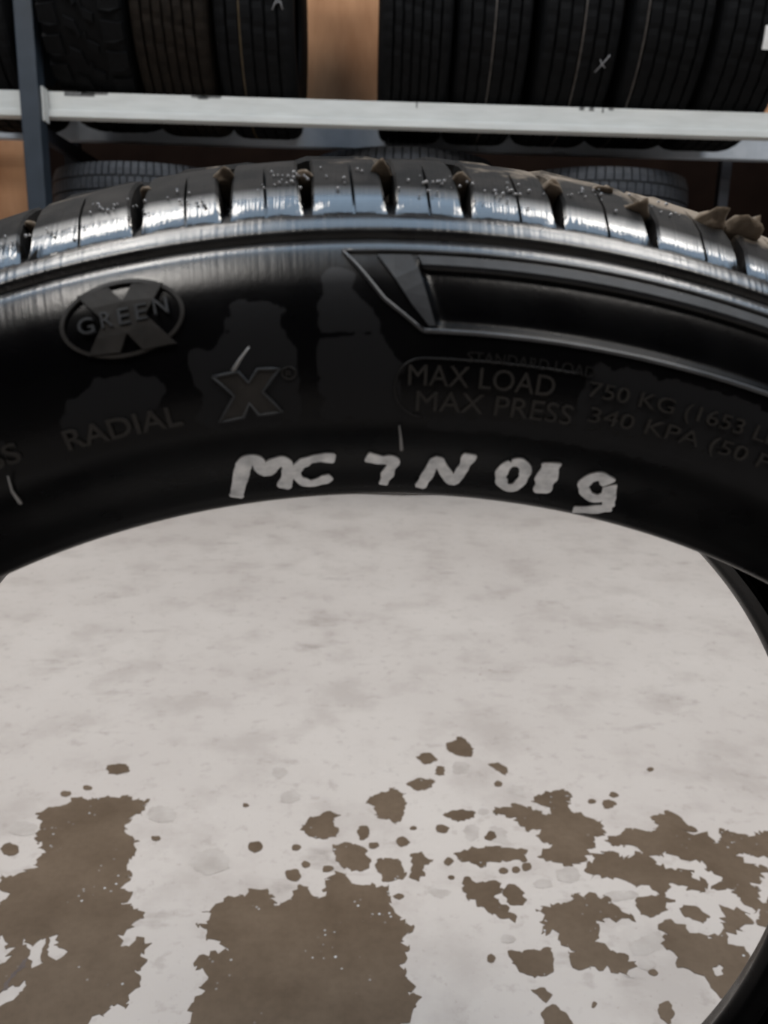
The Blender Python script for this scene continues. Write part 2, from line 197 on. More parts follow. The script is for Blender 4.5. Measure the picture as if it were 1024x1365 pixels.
# ------------------------------------------------------------------ materials
def new_mat(name):
    m = bpy.data.materials.new(name); m.use_nodes = True
    nt = m.node_tree
    return m, nt, nt.nodes['Principled BSDF']

def nd(nt, typ, **kw):
    n = nt.nodes.new(typ)
    for k, v in kw.items():
        if k in n.inputs: n.inputs[k].default_value = v
        else: setattr(n, k, v)
    return n

def ramp(nt, fac, stops):
    r = nt.nodes.new('ShaderNodeValToRGB'); nt.links.new(fac, r.inputs[0])
    el = r.color_ramp.elements
    while len(el) < len(stops): el.new(0.5)
    for e, (p, c) in zip(el, stops):
        e.position = p; e.color = c if len(c) == 4 else (*c, 1)
    return r.outputs[0]

def noise_tex(nt, scale, detail=6, rough=0.55, vec=None, stretch=None):
    n = nd(nt, 'ShaderNodeTexNoise', Scale=scale, Detail=detail, Roughness=rough)
    if vec is None:
        vec = nt.nodes.new('ShaderNodeNewGeometry').outputs['Position']
    if stretch:
        mp = nt.nodes.new('ShaderNodeMapping'); mp.inputs['Scale'].default_value = stretch
        nt.links.new(vec, mp.inputs[0]); vec = mp.outputs[0]
    nt.links.new(vec, n.inputs['Vector'])
    return n.outputs['Fac']

def mix(nt, fac, a, b, mode='MIX'):
    m = nt.nodes.new('ShaderNodeMix'); m.data_type = 'RGBA'; m.blend_type = mode
    for sock, v in ((m.inputs[0], fac), (m.inputs[6], a), (m.inputs[7], b)):
        if hasattr(v, 'links'): nt.links.new(v, sock)
        elif isinstance(v, tuple): sock.default_value = v if len(v) == 4 else (*v, 1)
        else: sock.default_value = v
    return m.outputs[2]

def math_n(nt, op, a, b=0.0):
    m = nt.nodes.new('ShaderNodeMath'); m.operation = op
    for s, v in zip(m.inputs, (a, b)):
        if hasattr(v, 'links'): nt.links.new(v, s)
        else: s.default_value = v
    return m.outputs[0]

def bump(nt, bs, h, strength=0.2, dist=0.002):
    b = nd(nt, 'ShaderNodeBump', Strength=strength, Distance=dist)
    nt.links.new(h, b.inputs['Height']); nt.links.new(b.outputs[0], bs.inputs['Normal'])

def simple(name, c1, c2, rough=0.6, scale=30, spec=0.5, bmp=0.1, stretch=None, metallic=0.0):
    m, nt, bs = new_mat(name)
    f = noise_tex(nt, scale, stretch=stretch)
    nt.links.new(ramp(nt, f, [(0.32, c1), (0.68, c2)]), bs.inputs['Base Color'])
    bs.inputs['Roughness'].default_value = rough
    bs.inputs['Specular IOR Level'].default_value = spec
    bs.inputs['Metallic'].default_value = metallic
    if bmp: bump(nt, bs, f, bmp)
    return m

def concrete():
    m, nt, bs = new_mat('pale_concrete')
    big = noise_tex(nt, 2.2, 5, 0.6)
    mid = noise_tex(nt, 9, 6, 0.62)
    streak = noise_tex(nt, 7, 5, 0.65, stretch=(1, 2.2, 1))
    fine = noise_tex(nt, 160, 3, 0.7)
    base = ramp(nt, big, [(0.3, (0.375, 0.337, 0.310)), (0.7, (0.440, 0.402, 0.371))])
    mott = ramp(nt, mid, [(0.36, (0.86, 0.85, 0.845)), (0.50, (1, 1, 1))])
    c = mix(nt, 0.85, base, mott, 'MULTIPLY')
    med = ramp(nt, noise_tex(nt, 42, 5, 0.65), [(0.33, (0.82, 0.81, 0.80)), (0.43, (1, 1, 1)), (0.62, (1, 1, 1)), (0.75, (1.07, 1.07, 1.07))])
    c = mix(nt, 0.8, c, med, 'MULTIPLY')
    st = ramp(nt, streak, [(0.26, (0.62, 0.60, 0.585)), (0.40, (1, 1, 1))])
    c = mix(nt, 0.75, c, st, 'MULTIPLY')
    fn = ramp(nt, fine, [(0.27, (0.76, 0.74, 0.72)), (0.38, (1, 1, 1)), (0.70, (1, 1, 1)), (0.8, (1.1, 1.1, 1.1))])
    c = mix(nt, 0.75, c, fn, 'MULTIPLY')
    # scattered brown specks
    vo = nd(nt, 'ShaderNodeTexVoronoi', Scale=26.0)
    nt.links.new(nt.nodes.new('ShaderNodeNewGeometry').outputs['Position'], vo.inputs['Vector'])
    sp = ramp(nt, vo.outputs['Distance'], [(0.045, (1, 1, 1)), (0.08, (0, 0, 0))])
    rare = ramp(nt, noise_tex(nt, 5.3, 2), [(0.56, (0, 0, 0)), (0.6, (1, 1, 1))])
    c = mix(nt, math_n(nt, 'MULTIPLY', math_n(nt, 'MULTIPLY', sp, rare), 0.6), c, (0.17, 0.12, 0.09))
    nt.links.new(c, bs.inputs['Base Color'])
    bs.inputs['Roughness'].default_value = 0.62
    bs.inputs['Specular IOR Level'].default_value = 0.3
    bump(nt, bs, fine, 0.12, 0.001)
    return m

def wet_concrete():
    m, nt, bs = new_mat('wet_concrete')
    a = noise_tex(nt, 12, 5, 0.6)
    c = ramp(nt, a, [(0.3, (0.078, 0.054, 0.035)), (0.7, (0.120, 0.087, 0.060))])
    b = noise_tex(nt, 130, 3, 0.65)
    c = mix(nt, 0.6, c, ramp(nt, b, [(0.3, (0.84, 0.83, 0.82)), (0.6, (1.06, 1.06, 1.06))]), 'MULTIPLY')
    vo = nd(nt, 'ShaderNodeTexVoronoi', Scale=120.0)
    nt.links.new(nt.nodes.new('ShaderNodeNewGeometry').outputs['Position'], vo.inputs['Vector'])
    sp = ramp(nt, vo.outputs['Distance'], [(0.10, (1, 1, 1)), (0.18, (0, 0, 0))])
    rare = ramp(nt, noise_tex(nt, 16, 3), [(0.55, (0, 0, 0)), (0.63, (1, 1, 1))])
    c = mix(nt, math_n(nt, 'MULTIPLY', math_n(nt, 'MULTIPLY', sp, rare), 0.9), c, (0.50, 0.51, 0.52))
    nt.links.new(c, bs.inputs['Base Color'])
    bs.inputs['Roughness'].default_value = 0.42
    bs.inputs['Specular IOR Level'].default_value = 0.22
    return m

def hero_rubber():
    """dressed sidewall rubber: UV = (degrees / 360, radius); attribute 'dry' marks the lighter, rougher patches"""
    m, nt, bs = new_mat('dressed_rubber')
    uv = nt.nodes.new('ShaderNodeUVMap').outputs[0]
    at = nt.nodes.new('ShaderNodeAttribute'); at.attribute_name = 'grey_patch'
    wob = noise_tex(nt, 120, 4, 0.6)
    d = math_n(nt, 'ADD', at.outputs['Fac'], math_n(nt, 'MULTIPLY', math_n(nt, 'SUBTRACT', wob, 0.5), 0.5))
    grey_patch = ramp(nt, d, [(0.42, (0, 0, 0)), (0.58, (1, 1, 1))])
    c = mix(nt, grey_patch, (0.0012, 0.0012, 0.0016), (0.0070, 0.0072, 0.0082))
    sv = nt.nodes.new('ShaderNodeSeparateXYZ'); nt.links.new(uv, sv.inputs[0])      # dressing lies thickest near the shoulder
    gl = nd(nt, 'ShaderNodeMapRange'); nt.links.new(sv.outputs[1], gl.inputs[0])
    gl.inputs[1].default_value = 0.2630; gl.inputs[2].default_value = 0.2725
    gl.inputs[3].default_value = 0.13; gl.inputs[4].default_value = 0.85
    nt.links.new(gl.outputs[0], bs.inputs['Specular IOR Level'])
    nt.links.new(c, bs.inputs['Base Color'])
    rn = noise_tex(nt, 60, 4)
    wet_r = nd(nt, 'ShaderNodeMapRange'); nt.links.new(rn, wet_r.inputs[0])
    wet_r.inputs[1].default_value = 0.3; wet_r.inputs[2].default_value = 0.7
    wet_r.inputs[3].default_value = 0.22; wet_r.inputs[4].default_value = 0.36
    mr = nt.nodes.new('ShaderNodeMix'); nt.links.new(grey_patch, mr.inputs[0])
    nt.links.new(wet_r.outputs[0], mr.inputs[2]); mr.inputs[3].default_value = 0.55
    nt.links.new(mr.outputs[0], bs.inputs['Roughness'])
    lines = noise_tex(nt, 1.0, 2, 0.5, vec=uv, stretch=(1500, 30, 1))
    grain = noise_tex(nt, 900, 2)
    h = math_n(nt, 'ADD', math_n(nt, 'MULTIPLY', lines, math_n(nt, 'ADD', math_n(nt, 'MULTIPLY', gl.outputs[0], 2.6), -0.3)), math_n(nt, 'MULTIPLY', grain, 0.35))
    bump(nt, bs, h, 0.16, 0.0005)
    return m

def block_rubber():
    """wet tread rubber with tan mud dried on the top faces to one side"""
    m, nt, bs = new_mat('wet_tread_rubber')
    pos = nt.nodes.new('ShaderNodeNewGeometry').outputs['Position']
    sx = nt.nodes.new('ShaderNodeSeparateXYZ'); nt.links.new(pos, sx.inputs[0])
    f = noise_tex(nt, 38, 5, 0.65)
    side = nd(nt, 'ShaderNodeMapRange'); nt.links.new(sx.outputs[0], side.inputs[0])
    side.inputs[1].default_value = -0.03; side.inputs[2].default_value = 0.085
    side.inputs[3].default_value = -0.18; side.inputs[4].default_value = 0.17
    inn = nd(nt, 'ShaderNodeMapRange'); nt.links.new(sx.outputs[1], inn.inputs[0])
    inn.inputs[1].default_value = 0.0; inn.inputs[2].default_value = 0.016
    inn.inputs[3].default_value = -0.3; inn.inputs[4].default_value = 0.09
    k = math_n(nt, 'ADD', math_n(nt, 'ADD', f, side.outputs[0]), inn.outputs[0])
    mud = ramp(nt, k, [(0.52, (0, 0, 0)), (0.66, (1, 1, 1))])
    dusty = ramp(nt, noise_tex(nt, 90, 4), [(0.4, (0.005, 0.0047, 0.0046)), (0.7, (0.019, 0.0165, 0.015))])
    c = mix(nt, mud, dusty, (0.20, 0.165, 0.13))
    nt.links.new(c, bs.inputs['Base Color'])
    mr = nt.nodes.new('ShaderNodeMix'); nt.links.new(mud, mr.inputs[0])
    mr.inputs[3].default_value = 0.85
    face = nd(nt, 'ShaderNodeMapRange'); nt.links.new(sx.outputs[1], face.inputs[0])   # tread face worn dull, shoulder wall glossy
    face.inputs[1].default_value = -0.003; face.inputs[2].default_value = 0.0012
    face.inputs[3].default_value = 0.12; face.inputs[4].default_value = 0.7
    sp = nd(nt, 'ShaderNodeMapRange'); nt.links.new(sx.outputs[1], sp.inputs[0])
    sp.inputs[1].default_value = -0.003; sp.inputs[2].default_value = 0.0012
    sp.inputs[3].default_value = 1.0; sp.inputs[4].default_value = 0.08
    nt.links.new(sp.outputs[0], bs.inputs['Specular IOR Level'])
    nt.links.new(face.outputs[0], mr.inputs[2])
    nt.links.new(mr.outputs[0], bs.inputs['Roughness'])
    ang = nt.nodes.new('ShaderNodeMath'); ang.operation = 'ARCTAN2'
    nt.links.new(sx.outputs[0], ang.inputs[0]); nt.links.new(math_n(nt, 'SUBTRACT', sx.outputs[2], 0.3005), ang.inputs[1])
    cv = nt.nodes.new('ShaderNodeCombineXYZ')
    nt.links.new(math_n(nt, 'MULTIPLY', ang.outputs[0], 420.0), cv.inputs[0]); nt.links.new(math_n(nt, 'MULTIPLY', sx.outputs[1], 60.0), cv.inputs[1])
    g = math_n(nt, 'ADD', math_n(nt, 'MULTIPLY', noise_tex(nt, 420, 3), 0.5), noise_tex(nt, 1.0, 2, vec=cv.outputs[0]))
    bump(nt, bs, g, 0.3, 0.0005)
    return m

M = {
    'concrete': concrete(), 'wet': wet_concrete(), 'damp': simple('half_dry_concrete', (0.30, 0.268, 0.243), (0.385, 0.350, 0.322), 0.62, 45, 0.3, 0.0),
    'shadow_streak': simple('painted_shadow_streak', (0.055, 0.040, 0.036), (0.09, 0.068, 0.06), 0.5, 60), 'hero': hero_rubber(), 'block': block_rubber(),
    'emblem': simple('raised_rubber', (0.005, 0.005, 0.0055), (0.010, 0.0095, 0.0095), 0.4, 200, 0.25),
    'emblem_dull': simple('dull_raised_rubber', (0.010, 0.009, 0.0082), (0.019, 0.017, 0.0155), 0.55, 200, 0.25),
    'ridge': simple('polished_ridge_rubber', (0.012, 0.0125, 0.014), (0.05, 0.052, 0.057), 0.3, 110),
    'accent': simple('hatched_rubber', (0.020, 0.022, 0.025), (0.036, 0.038, 0.042), 0.5, 150, 0.3),
    'mud': simple('tan_mud', (0.11, 0.086, 0.064), (0.24, 0.195, 0.15), 0.9, 90, 0.2, 0.5),
    'paint': simple('grey_marker_paint', (0.50, 0.515, 0.53), (0.90, 0.91, 0.92), 0.6, 260, 0.3, 0.2),
    'hair': simple('rubber_flash', (0.16, 0.16, 0.16), (0.3, 0.3, 0.3), 0.5, 90),
    'tyre': simple('stock_tyre_rubber', (0.0014, 0.0015, 0.0018), (0.0034, 0.0035, 0.004), 0.75, 60, 0.14),
    'tyre_dusty': simple('dusty_tyre_rubber', (0.005, 0.0034, 0.0022), (0.013, 0.009, 0.006), 0.8, 50, 0.15),
    'tyre_blue': simple('stacked_tyre_rubber', (0.026, 0.029, 0.034), (0.046, 0.050, 0.058), 0.6, 60, 0.3),
    'gold': simple('gold_stripe_paint', (0.035, 0.022, 0.007), (0.065, 0.042, 0.014), 0.6, 60),
    'pale': simple('pale_stripe_paint', (0.028, 0.022, 0.018), (0.07, 0.06, 0.053), 0.6, 60),
    'chalk': simple('white_chalk', (0.16, 0.16, 0.17), (0.30, 0.30, 0.31), 0.8, 300),
    'paper': simple('white_paper', (0.74, 0.74, 0.72), (0.82, 0.82, 0.80), 0.8, 60),
    'beam': simple('white_enamel', (0.52, 0.53, 0.51), (0.60, 0.61, 0.59), 0.5, 9, 0.4, 0.0, (1, 1, 6)),
    'scuff': simple('black_scuff', (0.05, 0.05, 0.05), (0.16, 0.16, 0.16), 0.7, 120),
    'back_beam': simple('grey_beam_paint', (0.38, 0.42, 0.47), (0.46, 0.50, 0.55), 0.5, 20),
    'post': simple('slate_post_paint', (0.014, 0.022, 0.032), (0.021, 0.030, 0.043), 0.5, 20),
    'dark_post': simple('navy_post_paint', (0.012, 0.014, 0.02), (0.02, 0.023, 0.032), 0.5, 20),
    'plywood': simple('brown_plywood', (0.33, 0.165, 0.085), (0.62, 0.36, 0.205), 0.7, 5, 0.15, 0.05, (1, 1, 0.35)),
    'far_wall': simple('dark_brown_wall', (0.016, 0.009, 0.007), (0.026, 0.015, 0.011), 0.9, 4, 0.1),
    'wall': simple('grey_wall_paint', (0.05, 0.049, 0.048), (0.07, 0.069, 0.067), 0.9, 4, 0.2),
    'ceiling': simple('ceiling_sheet', (0.40, 0.42, 0.45), (0.48, 0.50, 0.53), 0.8, 4, 0.2),
    'housing': simple('lamp_housing', (0.7, 0.7, 0.7), (0.76, 0.76, 0.76), 0.5, 10),
    'glint_drop': simple('water_drop', (0.14, 0.14, 0.145), (0.30, 0.30, 0.31), 0.05, 40, 1.0, 0.0),  # pale grey base colour puts a glint into the drops
}

# ------------------------------------------------------------------ the setting
floor = tag(boxes('floor', [((-5, -5.5, -0.12), (5, 5.02, 0.0))], M['concrete']),
            'smooth pale grey concrete floor with brown wet patches', None, None, 'structure')

def in_poly(p, poly):
    c = False; n = len(poly)
    for i in range(n):
        (x1, y1), (x2, y2) = poly[i], poly[(i + 1) % n]
        if (y1 > p[1]) != (y2 > p[1]) and p[0] < (x2 - x1) * (p[1] - y1) / (y2 - y1) + x1: c = not c
    return c
def rough_outline(pts, amp, seed):
    """densify a closed outline and roughen it"""
    out = []; n = len(pts)
    for i in range(n):
        p0, p1, p2, p3 = (Vector((*pts[(i + k) % n], 0)) for k in (-1, 0, 1, 2))
        L = (p2 - p1).length
        st = max(1, int(L / 0.0026))
        for j in range(st):
            t = j / st
            lin = p1.lerp(p2, t)
            cr = 0.5 * ((2 * p1) + (p2 - p0) * t + (2 * p0 - 5 * p1 + 4 * p2 - p3) * t * t + (3 * p1 - p0 - 3 * p2 + p3) * t ** 3)
            q = lin.lerp(cr, 0.5)
            d = noise.noise_vector(q * 55 + Vector((seed, 0, 0))) * 0.7 + noise.noise_vector(q * 150 + Vector((0, seed, 3))) * 0.9 + noise.noise_vector(q * 340) * 0.75
            q = q + Vector((d.x, d.y, 0)) * amp
            out.append((q.x, q.y))
    return out

for i, (outer, holes, look) in enumerate(WET_AND_SHADOW_PATCHES):
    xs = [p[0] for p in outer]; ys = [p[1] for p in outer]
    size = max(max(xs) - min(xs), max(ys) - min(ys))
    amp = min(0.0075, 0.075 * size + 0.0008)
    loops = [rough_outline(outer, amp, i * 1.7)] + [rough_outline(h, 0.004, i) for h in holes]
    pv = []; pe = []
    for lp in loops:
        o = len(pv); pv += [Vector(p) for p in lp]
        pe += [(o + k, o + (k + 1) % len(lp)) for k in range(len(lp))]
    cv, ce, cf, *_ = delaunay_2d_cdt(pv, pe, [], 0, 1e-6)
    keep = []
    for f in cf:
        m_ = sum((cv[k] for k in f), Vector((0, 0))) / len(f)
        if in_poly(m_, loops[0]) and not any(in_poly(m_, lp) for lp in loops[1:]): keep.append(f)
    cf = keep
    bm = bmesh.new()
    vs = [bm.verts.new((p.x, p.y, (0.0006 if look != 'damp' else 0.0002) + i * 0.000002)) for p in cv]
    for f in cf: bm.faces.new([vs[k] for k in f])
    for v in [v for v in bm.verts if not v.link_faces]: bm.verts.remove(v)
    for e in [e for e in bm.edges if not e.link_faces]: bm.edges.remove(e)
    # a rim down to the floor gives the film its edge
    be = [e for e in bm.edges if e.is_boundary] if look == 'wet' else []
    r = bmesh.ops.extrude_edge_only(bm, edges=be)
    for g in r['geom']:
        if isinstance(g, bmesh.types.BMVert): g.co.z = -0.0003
    me = bpy.data.meshes.new('wet_or_shadow_patch'); bm.to_mesh(me); bm.free(); me.materials.append(M[look])
    link('wet_or_shadow_patch', me, floor)

tag(boxes('wall_back', [((-5, 5.02, -0.12), (5, 5.14, 3.4))], M['far_wall']), 'dark grey back wall beyond the tyre rack', None, None, 'structure')
tag(boxes('wall_left', [((-5.12, -5.62, -0.12), (-5, 5.14, 3.4))], M['wall']), 'plain grey side wall left of the rack', None, None, 'structure')
tag(boxes('wall_right', [((5, -5.62, -0.12), (5.12, 5.14, 3.4))], M['wall']), 'plain grey side wall right of the rack', None, None, 'structure')
tag(boxes('wall_front', [((-5, -5.62, -0.12), (5, -5.5, 3.4))], M['wall']), 'plain grey wall behind the camera', None, None, 'structure')
SKY = (-3.0, -0.55, 3.0, 1.40)     # skylight opening
ceil = tag(boxes('ceiling', [((-5.12, -5.62, 3.4), (5.12, SKY[1], 3.5)), ((-5.12, SKY[3], 3.4), (5.12, 5.14, 3.5)),
                             ((-5.12, SKY[1], 3.4), (SKY[0], SKY[3], 3.5)), ((SKY[2], SKY[1], 3.4), (5.12, SKY[3], 3.5))], M['ceiling']),
           'pale sheet ceiling with a long open skylight', None, None, 'structure')
for x, y in LAMPS:
    t = thing('ceiling_lamp', 'white fluorescent ceiling lamp, %s of the %s pair' % ('left' if x < 0 else 'right', 'added rack side' if y > 1.5 else 'middle' if y > 0 else 'rear'), 'lamp', (x, y, LAMP_Z), 'ceiling lamps above the shop')
    boxes('housing', [((-0.6, -0.37, 0.012), (0.6, 0.37, 0.07))], M['housing'], t, 0.006)
    for sx in (-0.45, 0.45):
        boxes('hanger', [((sx - 0.006, -0.006, 0.07), (sx + 0.006, 0.006, 0.5 if SKY[1] < y < SKY[3] else 0.18))], M['housing'], t)
for bx in (-1.9, -1.0, 1.07, 1.97):     # bars across the skylight carry the two lamps below it
    tag(boxes('trim_1', [((bx - 0.02, SKY[1] - 0.05, 3.5), (bx + 0.02, SKY[3] + 0.05, 3.54))], M['ceiling']), 'thin metal bar across the skylight', None, None, 'structure')

# ------------------------------------------------------------------ the big tyre close to the camera
RO = 0.3005; WID = 0.161
PROF = [(.010, .2185), (.006, .2162), (.000, .2159), (-.004, .2185), (-.010, .2240), (-.018, .2305), (-.0225, .2350), (-.0240, .2380),
        (-.0250, .2440), (-.0245, .2545), (-.0225, .2630), (-.0185, .2700), (-.012, .2739), (-.0105, .2752), (-.0064, .2784), (-.0030, .2818), (.0015, .2856), (.0075, .2890), (.014, .2920),
        (.022, .2945), (.040, .2982), (.060, .3000), (.0805, .3005)]
def crom(P, t):
    i = min(int(t), len(P) - 2); u = t - i
    p0 = P[max(i - 1, 0)]; p1 = P[i]; p2 = P[i + 1]; p3 = P[min(i + 2, len(P) - 1)]
    return tuple(0.5 * (2 * b + (c - a) * u + (2 * a - 5 * b + 4 * c - d) * u * u + (3 * b - a - 3 * c + d) * u ** 3) for a, b, c, d in zip(p0, p1, p2, p3))
FINE = [crom(PROF, k / 12) for k in range(2 * 12, (len(PROF) - 1) * 12 + 1)]
def prof_at(r):
    """axial position and outward normal of the front side at radius r"""
    lo = 0
    for k in range(len(FINE) - 1):
        if FINE[k][1] <= r: lo = k
    (a0, r0), (a1, r1) = FINE[lo], FINE[lo + 1]
    u = (r - r0) / (r1 - r0) if abs(r1 - r0) > 1e-9 else 0
    t = Vector((a1 - a0, r1 - r0)).normalized()
    return a0 + (a1 - a0) * u, Vector((-t.y, t.x))
def surf(th, r, off=0.0):
    """point on the front side: th in degrees clockwise from the top, in the tyre's own frame (axis at the origin along Y)"""
    a, nn = prof_at(r)
    a += nn.x * off; r += nn.y * off
    t = math.radians(th)
    return Vector((r * math.sin(t), a, r * math.cos(t)))
def polar(th, a, r):
    t = math.radians(th)
    return Vector((r * math.sin(t), a, r * math.cos(t)))

hero = thing('car_tyre', 'large black radial tyre standing upright with grey handwritten lettering inside its rim edge', 'tyre', (0, 0, RO))
hero.rotation_euler = (0, 0, math.radians(1.1))

# carcass: bead, sidewalls with the recessed band, shoulder, groove floor and inner liner
def smooth_seg(P, n):
    return [crom(P, k / n) for k in range((len(P) - 1) * n + 1)]
front = smooth_seg([(.016, .2205), (.010, .2180), (.006, .2162), (.000, .2159), (-.004, .2185), (-.010, .2240), (-.018, .2305), (-.0225, .2350), (-.0240, .2380),
                    (-.0250, .2440), (-.0245, .2545), (-.0225, .2630), (-.0185, .2700), (-.0160, .2717)], 9)
front += [(-.0146, .2722), (-.0139, .2721), (-.0136, .2727), (-.0144, .2736), (-.0135, .2749), (-.0115, .2767), (-.0094, .2778), (-.0086, .2779),
          (-.0080, .2770), (-.0060, .2778), (-.002, .2795), (.008, .2822), (.030, .2868), (.055, .2888), (.0805, .2893)]
inner = [(.0805, .281), (.045, .280), (.012, .273), (-.006, .262), (-.012, .25), (-.008, .237), (.006, .226), (.016, .2205)]
half = front + inner[:-1]
N1 = len(front)
# closed loop: front side up to the crown, mirrored down the rear, then back through the liner
rear_in = [(WID - a, r) for a, r in inner[-2::-1]]
wide = lambda r: r + .0022 * max(0.0, min(1.0, (.232 - r) / .010))     # the far rim edge is a touch wider
loop = front + [(WID - a, wide(r)) for a, r in front[-2::-1]] + [(a, wide(r)) for a, r in rear_in] + inner[1:-1]
ths = []
t = -180.0
while t < 180.0 - 1e-6:
    ths.append(t)
    t += 0.15 if -30 <= t < 30 else 1.5
# patches (degrees, radius) of lighter, rougher rubber
GREY_PATCHES = [[(-16.6, .2405), (-14.6, .2402), (-12.9, .2408), (-11.6, .2425), (-11.2, .2475), (-12.4, .2515), (-14.4, .2505), (-16.0, .247)],
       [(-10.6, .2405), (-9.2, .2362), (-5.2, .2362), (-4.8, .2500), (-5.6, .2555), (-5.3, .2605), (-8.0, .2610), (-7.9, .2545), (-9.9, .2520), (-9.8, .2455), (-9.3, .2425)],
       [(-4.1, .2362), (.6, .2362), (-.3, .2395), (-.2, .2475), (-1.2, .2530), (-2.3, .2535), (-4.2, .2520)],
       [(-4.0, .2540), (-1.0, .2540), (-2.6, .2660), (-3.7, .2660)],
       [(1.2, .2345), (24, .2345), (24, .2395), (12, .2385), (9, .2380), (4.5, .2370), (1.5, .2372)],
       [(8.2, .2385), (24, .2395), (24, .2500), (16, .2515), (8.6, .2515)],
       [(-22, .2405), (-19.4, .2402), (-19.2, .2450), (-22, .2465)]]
GREY_BOXES = [(min(p[0] for p in q) - .6, max(p[0] for p in q) + .6, min(p[1] for p in q) - .002, max(p[1] for p in q) + .002) for q in GREY_PATCHES]
V = []; Fc = []; grey_patch = []
for th in ths:
    for k, (a, r) in enumerate(loop):
        aa, rr = a, r; d = 0.0
        if k < len(front) and -30 <= th <= 30.2:
            if .2545 < r < .2672 and a < -.015:          # recessed band of the sidewall ornament
                x0 = 1.3 - (r - .2545) / (.2672 - .2545) * 1.0
                e = min(1, max(0, (th - x0) / 0.35)) * min(1, (r - .2545) / .0012, (.2672 - r) / .0012)
                aa += 0.0016 * max(0, e)
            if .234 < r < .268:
                for poly, (ta, tb, ra, rb) in zip(GREY_PATCHES, GREY_BOXES):
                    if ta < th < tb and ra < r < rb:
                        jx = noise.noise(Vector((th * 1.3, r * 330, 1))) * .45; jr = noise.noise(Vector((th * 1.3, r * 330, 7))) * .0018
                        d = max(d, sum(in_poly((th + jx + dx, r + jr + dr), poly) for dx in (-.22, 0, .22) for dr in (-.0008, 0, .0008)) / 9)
        V.append(polar(th, aa, rr)); grey_patch.append(d)
nl = len(loop); nt_ = len(ths)
for i in range(nt_):
    j = (i + 1) % nt_
    for k in range(nl):
        k2 = (k + 1) % nl
        Fc.append((i * nl + k, j * nl + k, j * nl + k2, i * nl + k2))
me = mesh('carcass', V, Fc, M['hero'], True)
at = me.attributes.new('grey_patch', 'FLOAT', 'POINT')
at.data.foreach_set('value', grey_patch)
ul = me.uv_layers.new(name='UVMap')
for lpi, lp in enumerate(me.loops):
    vi = lp.vertex_index; i, k = divmod(vi, nl)
    ul.data[lpi].uv = (ths[i] / 360.0 + 0.5, loop[k][1])
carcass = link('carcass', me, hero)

# tread blocks of both shoulders; grooves between them at their own angles
GROOVES = [-21.6, -17.07, -12.0, -8.05, -4.45, -0.75, 2.65, 6.85, 11.25, 15.6, 19.9]
t = GROOVES[-1] + 4.3
gr = list(GROOVES)
while t < 360 + GROOVES[0] - 2.5:
    gr.append(t); t += (4.2 if len(gr) % 3 else 3.7)
SH = [(-.0070, .2774), (-.0062, .2790), (-.0030, .2818), (.0015, .2856), (.0075, .2890), (.0140, .2920), (.0220, .2946), (.0285, .2962), (.0300, .2955), (.0300, .2858), (.0120, .2818), (-.0020, .2786)]
def block_mesh(w, gap, skew, sipe, rear=False):
    """one shoulder block, w degrees wide, centred on angle 0, with a thin sipe cut down its shoulder face"""
    Vb = []; Fb = []; ns = len(SH)
    cuts = [-w / 2 + gap / 2, -w / 2 + gap / 2 + 0.12]
    sp = sipe * w
    cuts += [sp - w * .25, sp - 0.07, sp - 0.045, sp + 0.045, sp + 0.07, sp + w * .2, w / 2 - gap / 2 - 0.12, w / 2 - gap / 2]
    cuts = sorted(cuts)
    for ci, th in enumerate(cuts):
        for k, (a, r) in enumerate(SH):
            top = k <= 8
            rr = r
            edge = ci in (0, len(cuts) - 1)
            if edge and top: rr -= 0.0007
            if abs(th - sp) < 0.05 and k in (1, 2, 3, 4): rr -= 0.0022
            # grooves narrow towards the lower end of the shoulder
            f = max(0.0, min(1.0, (a + .0070) / .010))
            tt = th
            if edge or ci in (1, len(cuts) - 2): tt = th + (1 - f) * gap * 0.22 * (-1 if th < 0 else 1)
            tt += skew * (0.012 - a) / 0.018 * 0.35
            Vb.append(polar(tt, (WID - a) if rear else a, rr))
    for ci in range(len(cuts) - 1):
        for k in range(ns):
            k2 = (k + 1) % ns
            Fb.append((ci * ns + k, ci * ns + k2, (ci + 1) * ns + k2, (ci + 1) * ns + k))
    Fb.append(tuple(range(ns))); Fb.append(tuple(range((len(cuts) - 1) * ns, len(cuts) * ns)))
    me = mesh('tread_block', Vb, Fb, M['block'], True)
    me.set_sharp_from_angle(angle=math.radians(32))
    return me
cache = {}
for rear in (False, True):
    for i, g in enumerate(gr):
        g2 = gr[(i + 1) % len(gr)] + (360 if i == len(gr) - 1 else 0)
        key = (round(g2 - g, 2), rear, i % 2)
        if key not in cache: cache[key] = block_mesh(g2 - g, 0.62, 0.5, 0.0 if i % 2 else 0.06, rear)
        o = link('tread_block', cache[key], hero)
        o.rotation_euler = (0, math.radians((g + g2) / 2), 0)
# centre ribs with zigzag edges and sipe notches
def rib(name, a0, a1, r, depth, mat, parent, n=120, zig=0.0012, notch=0.0, mirror=None, phase=0.0, soft=0.0015):
    Vr = []; Fr = []
    prof = [(a0, r - depth), (a0, r - soft), (a0 + soft, r), (a1 - soft, r), (a1, r - soft), (a1, r - depth)]
    for i in range(n):
        th = 360.0 * i / n + phase; z = zig * (1 if (i // 2) % 2 else -1)
        for k, (a, rr) in enumerate(prof):
            dr = notch if (i % 4 == 0 and 0 < k < 5) else 0
            Vr.append(polar(th, a + z, rr - dr))
    m_ = len(prof)
    for i in range(n):
        j = (i + 1) % n
        for k in range(m_):
            k2 = (k + 1) % m_
            Fr.append((i * m_ + k, j * m_ + k, j * m_ + k2, i * m_ + k2))
    return link(name, mesh(name, Vr, Fr, mat), parent)
rib('tread_rib', .0375, .0605, .2990, .012, M['block'], hero, 240, .0009, .002)
